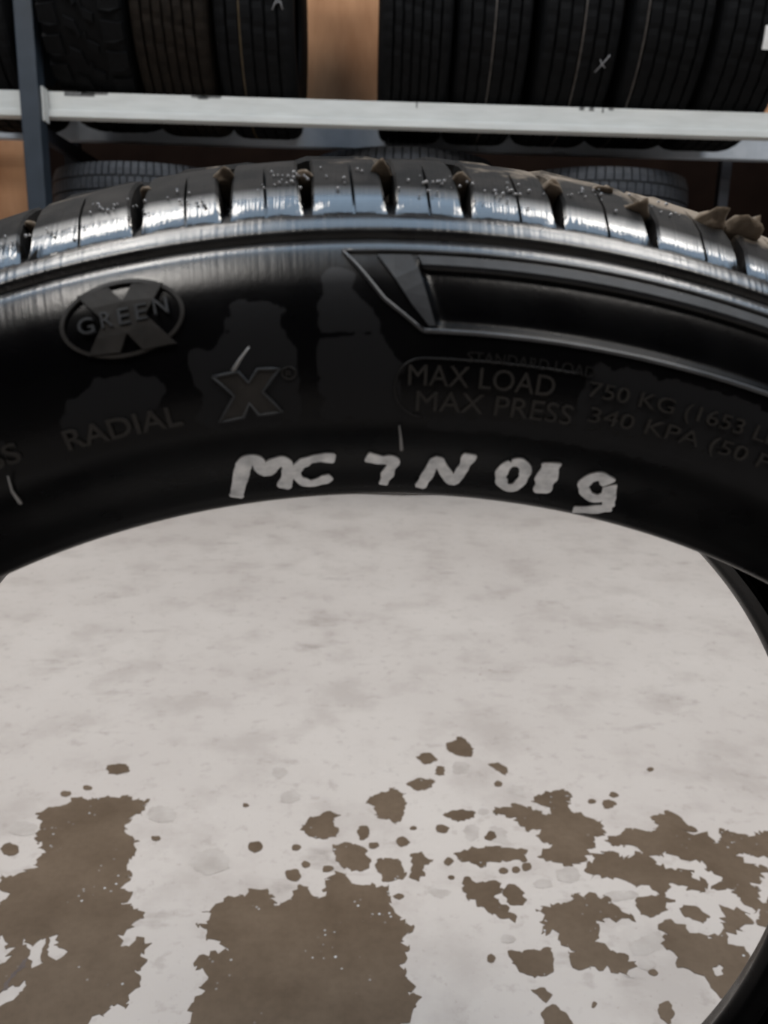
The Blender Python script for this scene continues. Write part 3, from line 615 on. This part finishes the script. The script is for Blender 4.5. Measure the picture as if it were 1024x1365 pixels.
rib('tread_rib', .0675, .0935, .3005, .013, M['block'], hero, 240, .0009, .002)
rib('tread_rib', .1005, .1235, .2990, .012, M['block'], hero, 240, .0009, .002)

# mud packed in the grooves
for th, r, s in [(-17.1, .2893, .0032), (-11.7, .2905, .0034), (-8.05, .2908, .0046), (-4.4, .2890, .0042), (-0.95, .2900, .0046), (2.6, .2885, .0042), (6.9, .2888, .0050),
                 (9.6, .2920, .0046), (10.9, .2878, .0052), (14.6, .2900, .0070), (16.2, .2905, .0075), (18.5, .2900, .0075), (20.6, .2890, .006)]:
    bm = bmesh.new(); bmesh.ops.create_icosphere(bm, subdivisions=3, radius=s * 0.62)
    for v in bm.verts:
        v.co *= 1 + 0.36 * noise.noise(v.co * 420 + Vector((th, 0, 0))) + 0.14 * noise.noise(v.co * 1100)
        v.co.y *= 2.2; v.co.z *= 0.5
    me = bpy.data.meshes.new('mud_clump'); bm.to_mesh(me); bm.free(); me.materials.append(M['mud'])
    for p in me.polygons: p.use_smooth = True
    o = link('mud_clump', me, hero)
    a, _n = prof_at(r)
    o.location = polar(th, a + .003, r - .0022); o.rotation_euler = (-0.5, math.radians(th), 0)

# water drops caught on the shoulder
Vd = []; Fd = []
rs = random.Random(3)
clusters = [(-15.8, .284), (-13.2, .286), (-11.3, .285), (-9.6, .285), (-5.6, .286), (-4.9, .2875), (1.0, .286), (2.3, .2855), (4.2, .285), (5.0, .2865), (-18.3, .285), (-2.2, .287), (9.0, .289), (12.5, .289)]
for c in range(140):
    ct, cr = rs.choice(clusters)
    th = ct + rs.gauss(0, 0.65); r = min(.2935, max(.2785, cr + rs.gauss(0, .0016)))
    rad = rs.uniform(.00018, .00048)
    p = surf(th, r, 0.0003); _a, nn = prof_at(r)
    nrm = (polar(th, nn.x, nn.y)).normalized()
    u = nrm.orthogonal().normalized(); w = nrm.cross(u); b0 = len(Vd)
    for ring, (h, q) in enumerate(((-0.2, 1.0), (0.55, 0.8), (0.9, 0.4))):
        for k in range(6):
            a = k * PI / 3
            Vd.append(p + (u * math.cos(a) + w * math.sin(a)) * rad * q + nrm * rad * h)
    for ring in range(2):
        for k in range(6):
            k2 = (k + 1) % 6
            Fd.append((b0 + ring * 6 + k, b0 + ring * 6 + k2, b0 + ring * 6 + 6 + k2, b0 + ring * 6 + 6 + k))
    Fd.append(tuple(b0 + 12 + k for k in range(6)))
tag(link('water_drops', mesh('water_drops', Vd, Fd, M['glint_drop'], True), hero), None, None, None, 'stuff')

# moulded lettering and emblems -------------------------------------------------
def text_mesh(body, size, bold=0.0):
    cu = bpy.data.curves.new('txt', 'FONT'); cu.body = body; cu.size = size; cu.offset = bold
    cu.align_x = 'LEFT'; cu.extrude = 0.5; cu.resolution_u = 4
    o = bpy.data.objects.new('txt', cu); COL.objects.link(o)
    dg = bpy.context.evaluated_depsgraph_get(); dg.update()
    ev = o.evaluated_get(dg); m_ = ev.to_mesh()
    vs = [v.co.copy() for v in m_.vertices]; fs = [tuple(p.vertices) for p in m_.polygons]
    ev.to_mesh_clear(); bpy.data.objects.remove(o); bpy.data.curves.remove(cu)
    return vs, fs
def moulded(name, body, th0, th1, r0, r1, mat, height=0.0006, bold=0.0, slant=0.0):
    """text pressed onto the sidewall between two angles and two radii"""
    vs, fs = text_mesh(body, 1.0, bold)
    x0 = min(v.x for v in vs); x1 = max(v.x for v in vs); y0 = 0.0; y1 = max(0.70, max(v.y for v in vs)) if body.isupper() or True else 1
    y0 = min(0.0, min(v.y for v in vs))
    out = []
    for v in vs:
        fx = (v.x - x0) / (x1 - x0); fy = (v.y - y0) / (y1 - y0)
        out.append(surf(th0 + (th1 - th0) * fx + slant * fy, r0 + (r1 - r0) * fy, height if v.z > 0 else -0.0008))
    return link(name, mesh(name, out, fs, mat), hero)
def plate(name, poly, mat, height=0.0006, holes=()):
    """flat raised shape on the sidewall, outline given in (degrees, radius)"""
    bm = bmesh.new(); edges = []
    for lp in [poly] + list(holes):
        dense = []
        for i in range(len(lp)):
            (t0, r0), (t1, r1) = lp[i], lp[(i + 1) % len(lp)]
            n = max(1, int(max(abs(t1 - t0) / 0.5, abs(r1 - r0) / 0.0022)))
            dense += [(t0 + (t1 - t0) * k / n, r0 + (r1 - r0) * k / n) for k in range(n)]
        vs = [bm.verts.new((t_ * 0.0045, r_, 0)) for t_, r_ in dense]
        edges += [bm.edges.new((vs[k], vs[(k + 1) % len(vs)])) for k in range(len(vs))]
    bmesh.ops.triangle_fill(bm, edges=edges, use_beauty=True)
    bmesh.ops.subdivide_edges(bm, edges=[e for e in bm.edges if not e.is_boundary and e.calc_length() > .006], cuts=2, use_grid_fill=False)
    bmesh.ops.triangulate(bm, faces=bm.faces)
    r = bmesh.ops.extrude_face_region(bm, geom=list(bm.faces))
    top = {g for g in r['geom'] if isinstance(g, bmesh.types.BMVert)}
    for v in bm.verts:
        v.co = surf(v.co.x / 0.0045, v.co.y, height if v in top else -0.0012)
    bmesh.ops.recalc_face_normals(bm, faces=bm.faces)
    me = bpy.data.meshes.new(name); bm.to_mesh(me); bm.free(); me.materials.append(mat)
    return link(name, me, hero)
def ridge(name, pts, rad, mat, step=0.25, closed=False, lift=0.0002):
    d = []
    n0 = len(pts)
    for i in range(n0 if closed else n0 - 1):
        (t0, r0), (t1, r1) = pts[i], pts[(i + 1) % n0]
        n = max(1, int(max(abs(t1 - t0) / step, abs(r1 - r0) / .0015)))
        d += [(t0 + (t1 - t0) * k / n, r0 + (r1 - r0) * k / n) for k in range(n)]
    d.append(pts[0] if closed else pts[-1])
    Vt, Ft = tube([surf(t_, r_, lift) for t_, r_ in d], rad, 8)
    return link(name, mesh(name, Vt, Ft, mat, True), hero)

moulded('raised_word', 'RADIAL', -16.45, -10.75, .2388, .2428, M['emblem_dull'], .0006, .012)
moulded('raised_word', 'TUBELESS', -26.5, -18.7, .2395, .2435, M['emblem_dull'], .0006, .012)
moulded('raised_word', 'MAX LOAD', 0.10, 7.05, .2434, .2476, M['emblem_dull'], .0006, 0.0)
moulded('raised_word', 'MAX PRESS', 0.52, 8.2, .2384, .2424, M['emblem_dull'], .0006, 0.0)
moulded('raised_word', '750 KG (1653 LBS)', 8.7, 19.5, .2437, .2478, M['emblem_dull'], .0006, 0.0)
moulded('raised_word', '340 KPA (50 PSI)', 9.0, 20.2, .2388, .2428, M['emblem_dull'], .0006, 0.0)
moulded('raised_word', 'STANDARD LOAD', 2.8, 8.8, .2484, .2506, M['emblem'], .0004, .004)
def capsule(t0, t1, r0, r1):
    rc = (r0 + r1) / 2; hr = (r1 - r0) / 2; ht = hr / .0043
    return [(t0 + ht - ht * math.sin(a), rc + hr * math.cos(a)) for a in [PI * k / 10 for k in range(11)]] + [(t1, r0), (t1, r1)]
ridge('text_border', capsule(-.55, 8.2, .2372, .2488)[:11][::-1] + [(8.2, .2488)], .00022, M['emblem'], 0.4)
# outlined X mark with the small registered sign
XM = [(-8.95, .2472), (-7.75, .2476), (-7.35, .2452), (-6.85, .2477), (-5.85, .2474), (-6.75, .2432), (-5.95, .2389), (-7.10, .2387), (-7.45, .2412), (-7.85, .2386), (-9.05, .2382), (-8.10, .2430)]
plate('cross_mark', XM, M['emblem_dull'], .0003)
ridge('cross_outline', XM, .00028, M['accent'], 0.3, True, .0004)
circ = [(-5.45 + .32 * math.sin(a), .2464 + .0012 * math.cos(a)) for a in [2 * PI * k / 14 for k in range(14)]]
ridge('registered_ring', circ, .00014, M['emblem_dull'], 0.3, True)
moulded('registered_letter', 'R', -5.58, -5.32, .2458, .2470, M['emblem_dull'], .0004)
# oval emblem with a big X and small letters across it
OC = (-12.40, .2610); OA, OB = 2.72, .0073
def oval(k1, k2, n=48): return [(OC[0] + OA * k1 * math.sin(2 * PI * k / n), OC[1] + OB * k2 * math.cos(2 * PI * k / n)) for k in range(n)]
plate('emblem_ring', oval(1.0, 1.0), M['emblem_dull'], .0007, [oval(.94, .90)])
EX = [(-14.15, .2668), (-12.75, .2672), (-12.25, .2640), (-11.75, .2670), (-10.45, .2662), (-11.35, .2609), (-10.25, .2546), (-11.75, .2545), (-12.30, .2582), (-12.75, .2548), (-14.15, .2554), (-13.15, .2611)]
plate('emblem_cross', EX, M['emblem_dull'], .0009)
for ch, t0, t1, dr in (('G', -14.30, -13.62, -.0002), ('R', -13.28, -12.78, .0002), ('E', -12.52, -12.02, .0002), ('E', -11.75, -11.25, .0004), ('N', -10.95, -10.35, .0009)):
    moulded('emblem_letter', ch, t0, t1, .2596 + dr, .2626 + dr, M['accent'], .0012, .0)
# ornament: a slanting ridge that runs into two long arcs, with a hatched wedge beside it
ridge('long_ridge', [(-2.76, .2695)] + [(-2.76 + k, .2695) for k in range(1, 33)], .00042, M['ridge'], 0.5)
ridge('long_ridge', [(0.72, .2541)] + [(0.72 + k, .2541) for k in range(1, 30)], .0005, M['ridge'], 0.5)
ridge('slanting_ridge', [(-2.76, .2695), (-1.9, .2650), (-1.01, .2600), (0.74, .2540)], .00042, M['ridge'], 0.3)
plate('hatched_wedge', [(-1.30, .2686), (0.15, .2686), (0.45, .2660), (1.25, .2552), (0.98, .2550), (0.2, .2590), (-.55, .2640)], M['accent'], .0004)
plate('upper_band', [(.45, .2686)] + [(.45 + k * 1.0, .2686) for k in range(1, 27)] + [(26.45 - k, .2669) for k in range(0, 26)] + [(.62, .2669)], M['accent'], .0003)
# thin hairs of moulding flash
def hair(p, q, lift=0.002, rad=.00045):
    A_ = surf(*p, 0.0); B_ = surf(*q, lift)
    mid = (A_ + B_) / 2 + Vector((0, -0.0012, 0))
    Vt, Ft = tube([A_, A_.lerp(mid, .5), mid, mid.lerp(B_, .6), B_], rad, 6, True)
    link('moulding_hair', mesh('moulding_hair', Vt, Ft, M['hair'], True), hero)
hair((0.02, .2290), (-.27, .2362)); hair((-8.0, .2478), (-7.05, .2520)); hair((-20.4, .2312), (-19.6, .2380))

# grey paint-marker writing on the rim edge: every stroke a ribbon that follows the rubber
def stroke(name, wpx, pts, mat):
    d = []
    n = len(pts)
    for i in range(n - 1):
        p0, p1, p2, p3 = (pts[max(i - 1, 0)], pts[i], pts[i + 1], pts[min(i + 2, n - 1)])
        for k in range(7):
            u = k / 7
            d.append(tuple(0.5 * (2 * b + (c - a) * u + (2 * a - 5 * b + 4 * c - e) * u * u + (3 * b - a - 3 * c + e) * u ** 3) for a, b, c, e in zip(p0, p1, p2, p3)))
    d.append(pts[-1])
    w = wpx * 0.000145
    P = [(t_ * 0.0039, (r_ - .2250) * 1.15) for t_, r_ in d]
    Vt = []; L = len(P)
    for i in range(L):
        ax = P[min(i + 1, L - 1)][0] - P[max(i - 1, 0)][0]; ay = P[min(i + 1, L - 1)][1] - P[max(i - 1, 0)][1]
        l = math.hypot(ax, ay) or 1
        nx, ny = -ay / l, ax / l
        ww = w * (0.85 + 0.35 * noise.noise(Vector((P[i][0] * 500, P[i][1] * 500, wpx))))
        if i in (0, L - 1): ww *= 0.7
        for q in (-1, -.5, 0, .5, 1):
            jx = P[i][0] + nx * ww * q; jy = P[i][1] + ny * ww * q
            Vt.append((jx / .0039, max(.2164, jy / 1.15 + .2250)))
    top = [surf(t_, r_, .00035) for t_, r_ in Vt]; bot = [surf(t_, r_, -.0004) for t_, r_ in Vt]
    Fs = []; o = len(top)
    for i in range(L - 1):
        for q in range(4):
            f = (i * 5 + q, i * 5 + q + 1, i * 5 + q + 6, i * 5 + q + 5)
            Fs.append(f); Fs.append(tuple(o + x for x in f[::-1]))
        for q in (0, 4):
            Fs.append((i * 5 + q, (i + 1) * 5 + q, o + (i + 1) * 5 + q, o + i * 5 + q))
    for i in (0, L - 1):
        for q in range(4): Fs.append((i * 5 + q, i * 5 + q + 1, o + i * 5 + q + 1, o + i * 5 + q))
    return link(name, mesh(name, top + bot, Fs, mat), hero)
for w, pts in PAINT_STROKES:
    stroke('paint_letter', w, pts, M['paint'])

# ------------------------------------------------------------------ the rack behind
rack = thing('tyre_rack', 'steel tyre rack with white front rail and slate grey post', 'rack', (0, 2.5, 0))
RX = lambda specs: [((a[0], a[1] - 2.5, a[2]), (b[0], b[1] - 2.5, b[2])) for a, b in specs]
ZR = 1.235; ZB = 1.270      # tops of the front and the back rail
fb = boxes('front_rail', RX([((-2.6, 2.425, ZR - .072), (2.6, 2.465, ZR)), ((-2.6, 2.419, ZR - .072), (2.6, 2.426, ZR - .052))]), M['beam'], rack, .002)
for x0, x1, z1 in ((-.93, -.84, .012), (-.88, -.80, .006), (-.55, -.46, .006), (-.53, -.50, .010), (.63, .645, .009), (.66, .675, .010), (.70, .705, .014), (.72, .735, .007), (.13, .134, .016)):
    boxes('scuff_mark', RX([((x0, 2.4243, ZR - z1), (x1, 2.4252, ZR - .001))]), M['scuff'], rack)
bb = boxes('back_rail', RX([((-2.6, 2.90, ZB - .070), (2.6, 2.94, ZB))]), M['back_beam'], rack, .002)
for x in (-1.0105, 2.2):
    p = boxes('front_post', RX([((x - .0275, 2.36, 0), (x + .0275, 2.4185, 2.5))]), M['post'], rack, .003)
    for s in (-1, 1):
        boxes('rail_bracket', RX([((x + s * .031 - .0025, 2.380, ZR - .092), (x + s * .031 + .0025, 2.4185, ZR + .002))]), M['beam'], rack)
for x in (-1.125, 2.2):
    boxes('rear_post', RX([((x - .028, 3.012, 0), (x + .028, 3.05, 2.5))]), M['dark_post'], rack, .003)
boxes('rear_post', RX([((1.335, 3.012, 0), (1.375, 3.05, 2.5))]), M['dark_post'], rack, .003)
for x in (.40, .68):
    boxes('rail_spacer', RX([((x - .02, 2.882, ZB - .068), (x + .02, 2.8995, ZB - .030))]), M['back_beam'], rack, .002)
for x in (-1.0105, 2.2):
    for z in (1.10, 1.96): boxes('frame_strut', RX([((x - .012, 2.42, z), (x + .012, 3.013, z + .04))]), M['dark_post'], rack)

for zd in (2.30,):
    boxes('front_rail', RX([((-2.6, 2.425, zd - .072), (2.6, 2.465, zd))]), M['beam'], rack, .002)
    boxes('back_rail', RX([((-2.6, 2.94, zd - .062), (2.6, 2.98, zd))]), M['back_beam'], rack, .002)

# plywood sheets screwed to the rear posts: a row behind the upper tyres, one low down at the left end
SHEETS = ['at the far left end of the rack', 'behind the off-road and dusty brown tyres', 'filling the bare gap between the upper tyres', 'at the far right end of the rack']
for k in range(4):
    x0 = -2.90 + k * 1.261
    tag(boxes('plywood_sheet', [((x0, 3.0515, 1.262), (x0 + 1.256, 3.0665, 2.29))], M['plywood'], None, .001), 'brown plywood sheet ' + SHEETS[k], 'plywood', 'plywood sheets behind the rack')
tag(boxes('plywood_sheet', [((-2.52, 3.0515, 0), (-1.272, 3.0665, 1.256))], M['plywood'], None, .001), 'brown plywood sheet standing on the floor left of the slate post', 'plywood', 'plywood sheets behind the rack')

# ------------------------------------------------------------------ stock tyres
def seat(R):
    """axis (Y, Z) of a tyre of radius R lying against the inner edges of both rails"""
    dy, dz = 2.90 - 2.465, ZB - ZR
    L = math.hypot(dy, dz); hh = math.sqrt(R * R - L * L / 4)
    return 2.465 + dy / 2 - dz / L * hh, ZR + dz / 2 + dy / L * hh
def tyre_carcass(R, W, rim, mat, parent, crown_drop=.018):
    h = W / 2
    P = [(-h * .72, rim + .004), (-h * .80, rim), (-h * .86, rim + .006), (-h * .93, rim + .022), (-h, rim + (R - rim) * .42), (-h * .99, rim + (R - rim) * .6), (-h * .90, R - .032), (-h * .80, R - .020),
         (-h * .5, R - .0125), (0, R - .011), (h * .5, R - .0125), (h * .80, R - .020), (h * .90, R - .032), (h * .99, rim + (R - rim) * .6), (h, rim + (R - rim) * .42), (h * .93, rim + .022), (h * .86, rim + .006), (h * .80, rim), (h * .72, rim + .004),
         (h * .86, rim + (R - rim) * .42), (h * .7, R - .035), (0, R - .025), (-h * .7, R - .035), (-h * .86, rim + (R - rim) * .42)]
    Vc = []; Fq = []; n = 72; m_ = len(P)
    for i in range(n):
        for a, r in P: Vc.append(polar(360 * i / n, a, r))
    for i in range(n):
        j = (i + 1) % n
        for k in range(m_):
            k2 = (k + 1) % m_
            Fq.append((i * m_ + k, j * m_ + k, j * m_ + k2, i * m_ + k2))
    return link('carcass', mesh('carcass', Vc, Fq, mat, True), parent)

def stripe(parent, a, R, mat, w=.0022):
    return rib('tread_stripe', a - w, a + w, R + .0006, .004, mat, parent, 72, 0, 0, soft=.0003)

def shoulder_ring(name, h, R, sgn, mat, parent, n=144, notch=.0015):
    """rounded shoulder rib of a stock tyre, sgn -1/+1 for the side"""
    P = [(.66, R - .001), (.76, R - .0035), (.85, R - .0085), (.915, R - .017), (.95, R - .030), (.90, R - .031), (.66, R - .014)]
    Vr = []; Fr = []
    for i in range(n):
        for k, (f, r) in enumerate(P):
            dr = notch if (i % 3 == 0 and k < 4) else 0
            Vr.append(polar(360 * i / n, sgn * f * h, r - dr))
    m_ = len(P)
    for i in range(n):
        j = (i + 1) % n
        for k in range(m_):
            k2 = (k + 1) % m_
            Fr.append((i * m_ + k, j * m_ + k, j * m_ + k2, i * m_ + k2))
    return link(name, mesh(name, Vr, Fr, mat), parent)

def road_tyre(name, label, x0, x1, R, mat, ribs, stripes=(), group='tyres standing on the rack', rim=.205):
    """tyre with its axis along X, resting on both rails"""
    W = x1 - x0; h = W / 2
    yc, z = seat(R)
    t = thing(name, label, 'tyre', ((x0 + x1) / 2, yc, z), group)
    t.rotation_euler = (0, 0, -PI / 2)        # tyre axis (local Y) onto world X
    tyre_carcass(R, W, rim, mat, t)
    for s in (-1, 1): shoulder_ring('shoulder_rib', h, R, s, mat, t)
    e = .60; gap = .055; wr = (2 * e - gap * (ribs - 1)) / ribs
    for k in range(ribs):
        a = -e + k * (wr + gap)
        rib('tread_rib', a * h, (a + wr) * h, R, .013, mat, t, 144, .0007, .0022, phase=k * 1.3)
    for a, mm in stripes: stripe(t, a * h, R, mm)
    return t

def off_road_tyre(label, x0, x1, R, mat):
    W = x1 - x0; h = W / 2
    yc, z = seat(R + .0005)
    t = thing('off_road_tyre', label, 'tyre', ((x0 + x1) / 2, yc, z), 'tyres standing on the rack')
    t.rotation_euler = (0, 0, -PI / 2)
    tyre_carcass(R, W, .205, mat, t)
    def lug(pts, top, foot=-.016):
        n = len(pts); Vl = []
        for th, a in pts: Vl.append(polar(th, a, R + foot - (abs(a) / h) ** 4 * .03))
        cx_ = sum(p[0] for p in pts) / n; ca = sum(p[1] for p in pts) / n
        for th, a in pts: Vl.append(polar(cx_ + (th - cx_) * .86, ca + (a - ca) * .86, R + top - (abs(ca + (a - ca) * .86) / h) ** 4 * .022))
        Fl = [tuple(range(n)), tuple(range(n, 2 * n))] + [(k, (k + 1) % n, n + (k + 1) % n, n + k) for k in range(n)]
        return mesh('tread_lug', Vl, Fl, mat)
    st = 360 / 30
    A_ = lug([(-4.6, -h * .33), (-1.0, -h * .36), (1.4, -h * .10), (4.8, -h * .06), (3.6, h * .02), (-2.6, -h * .08)], .0)
    B_ = lug([(4.6, h * .33), (1.0, h * .36), (-1.4, h * .10), (-4.8, h * .10), (-3.6, h * .04), (2.6, h * .12)], .0)
    C_ = lug([(-4.9, h * .45), (4.2, h * .43), (5.0, h * .70), (3.6, h * .93), (-3.6, h * .93), (-4.2, h * .7)], .0)
    D_ = lug([(-4.9, -h * .45), (4.2, -h * .43), (5.0, -h * .70), (3.6, -h * .93), (-3.6, -h * .93), (-4.2, -h * .7)], .0)
    for i in range(30):
        for me_, ph in ((A_, 0), (B_, 6), (C_, 1.5), (D_, 7.5)):
            o = link('tread_lug', me_, t); o.rotation_euler = (0, math.radians(i * st + ph), 0)
    return t

road_tyre('road_tyre', 'black tyre on the white rail, left of the slate post', -1.30, -1.052, .345, M['tyre'], 4)
off_road_tyre('chunky off-road tyre with lumpy lugs on the white rail, just right of the slate post', -.971, -.711, .385, M['tyre'])
road_tyre('road_tyre', 'dusty brown ribbed tyre on the white rail, right of the lumpy off-road tyre', -.708, -.474, .36, M['tyre_dusty'], 5)
t4 = road_tyre('road_tyre', 'black tyre with a thin gold stripe, left of the bare plywood gap', -.470, -.236, .355, M['tyre'], 4, ((-.30, M['gold']),))
t5 = road_tyre('road_tyre', 'plain ribbed black tyre on the white rail, right of the plywood gap', .014, .232, .355, M['tyre'], 5)
t6 = road_tyre('road_tyre', 'black tyre with one pale tread line, second right of the plywood gap', .236, .460, .355, M['tyre'], 4, ((-.02, M['pale']),))
t7 = road_tyre('road_tyre', 'black tyre with a small white star mark and dirt line on the white rail', .478, .722, .36, M['tyre'], 4, ((.02, M['pale']),))
t8 = road_tyre('road_tyre', 'wide ribbed black tyre with a pale line near its shoulder on the white rail', .738, .985, .365, M['tyre'], 4, ((-.66, M['pale']),))
t9 = road_tyre('road_tyre', 'black tyre carrying a white paper label at the right end of the white rail', .992, 1.235, .36, M['tyre'], 4)

def mark(parent, R, xs, zs, mat, name, rad=.0022):
    """a chalk line laid on the tread of a shelf tyre; xs local axial, zs height above the axis"""
    pts = []
    for x, z in zip(xs, zs):
        pts.append(Vector((math.sqrt((R + .001) ** 2 - z * z), x, z)))
    Vt, Ft = tube(pts, rad, 6)
    return link(name, mesh(name, Vt, Ft, mat, True), parent)
def wx(parent, X): return X - parent.location.x
def wz(parent, Z): return Z - parent.location.z
def on(parent, R, pts, mat, name, rad=.0022):
    # local +X points to world -Y (towards the room), local Y to world X
    return mark(parent, R, [wx(parent, p[0]) for p in pts], [wz(parent, p[1]) for p in pts], mat, name, rad)
on(t4, .355, [(-.292, 1.435), (-.283, 1.452), (-.274, 1.468), (-.268, 1.452), (-.262, 1.437)], M['chalk'], 'chalk_mark', .0016)
on(t4, .355, [(-.288, 1.448), (-.274, 1.455), (-.264, 1.452)], M['chalk'], 'chalk_mark', .0014)
on(t7, .36, [(.655, 1.318), (.672, 1.335), (.690, 1.357)], M['chalk'], 'chalk_mark', .0017)
on(t7, .36, [(.664, 1.346), (.672, 1.335), (.683, 1.328)], M['chalk'], 'chalk_mark', .0017)
lab = []
for z in (1.380, 1.400, 1.418, 1.436):
    for x in (1.124, 1.185):
        zz = wz(t9, z); lab.append(Vector((math.sqrt(.362 ** 2 - zz * zz), wx(t9, x + (1.436 - z) * .1), zz)))
Fl = [(i * 2, i * 2 + 1, i * 2 + 3, i * 2 + 2) for i in range(3)]
n0 = len(lab)
lab2 = lab + [v + Vector((.0006, 0, 0)) for v in lab]
Fl = Fl + [tuple(n0 + k for k in f) for f in Fl] + [(0, 1, n0 + 1, n0), (6, 7, n0 + 7, n0 + 6), (0, 2, 4, 6, n0 + 6, n0 + 4, n0 + 2, n0), (1, 3, 5, 7, n0 + 7, n0 + 5, n0 + 3, n0 + 1)]
link('paper_label', mesh('paper_label', lab2, Fl, M['paper']), t9)

# ------------------------------------------------------------------ stacks of tyres lying flat on the floor
def flat_tyre(label, x, y, z, R, W, spacing, top, group):
    t = thing('stacked_tyre', label, 'tyre', (x, y, z + W / 2), group)
    t.rotation_euler = (PI / 2, 0, 0)         # tyre axis (local Y) upright, +Y up
    tyre_carcass(R, W, .21, M['tyre_blue'], t)
    h = W / 2
    if top:
        def blk(f0, f1, gapdeg, sgn):
            w = spacing - gapdeg; Vb = []
            P = [(f0, R - .014 - .016 * f0 ** 4), (f0, R - .0005 - .016 * f0 ** 4), ((f0 + f1) / 2, R - .016 * ((f0 + f1) / 2) ** 4), (f1, R - .0015 - .016 * f1 ** 4), (f1, R - .016 - .018 * f1 ** 4)]
            for th in (-w / 2, w / 2):
                for f, r in P: Vb.append(polar(th, sgn * f * h, r))
            m_ = len(P)
            Fb = [tuple(range(m_)), tuple(range(m_, 2 * m_))] + [(k, (k + 1) % m_, m_ + (k + 1) % m_, m_ + k) for k in range(m_)]
            return mesh('tread_block', Vb, Fb, M['tyre_blue'])
        rows = ((blk(.56, .93, .85, 1), 0), (blk(.18, .50, .7, 1), spacing / 2), (blk(-.16, .12, .7, 1), 0))
        n = int(round(360 / spacing))
        for me_, ph in rows:
            for i in range(n):
                o = link('tread_block', me_, t); o.rotation_euler = (0, math.radians(i * spacing + ph), 0)
        for a0, a1 in ((-.54, -.22),):
            rib('tread_rib', a0 * h, a1 * h, R - .001, .013, M['tyre_blue'], t, 144, 0, .002)
        shoulder_ring('shoulder_rib', h, R, -1, M['tyre_blue'], t)
        rib('tread_stripe', .515 * h, .545 * h, R - .004, .01, M['accent'], t, 72, 0, 0, soft=.0003)
    else:
        for s in (-1, 1): shoulder_ring('shoulder_rib', h, R, s, M['tyre_blue'], t)
        for a in (-.58, -.18, .22): rib('tread_rib', a * h, (a + .34) * h, R, .013, M['tyre_blue'], t, 144, 0, .002)
    return t
STACKS = [(-.765, 2.80, .338, 1.062, 4.0, 'left stack by the slate post'), (.108, 2.80, .325, 1.132, 5.0, 'middle stack'), (.782, 2.80, .333, 1.088, 5.0, 'right stack')]
for x, y, R, top, sp, where in STACKS:
    W = top / 5
    names = ['bottom tyre', 'second tyre up', 'third tyre up', 'fourth tyre up', 'topmost']
    for k in range(5):
        if where.startswith('middle'): extra = ', fine close tread blocks'
        elif where.startswith('right'): extra = ', pale line around tread'
        else: extra = ', worn wide blocks'
        flat_tyre('dark tyre lying flat, %s of the %s%s' % (names[k], where, extra if k == 4 else ''), x, y, k * W, R, W - .0002, sp, k == 4, 'tyres stacked flat under the rail')
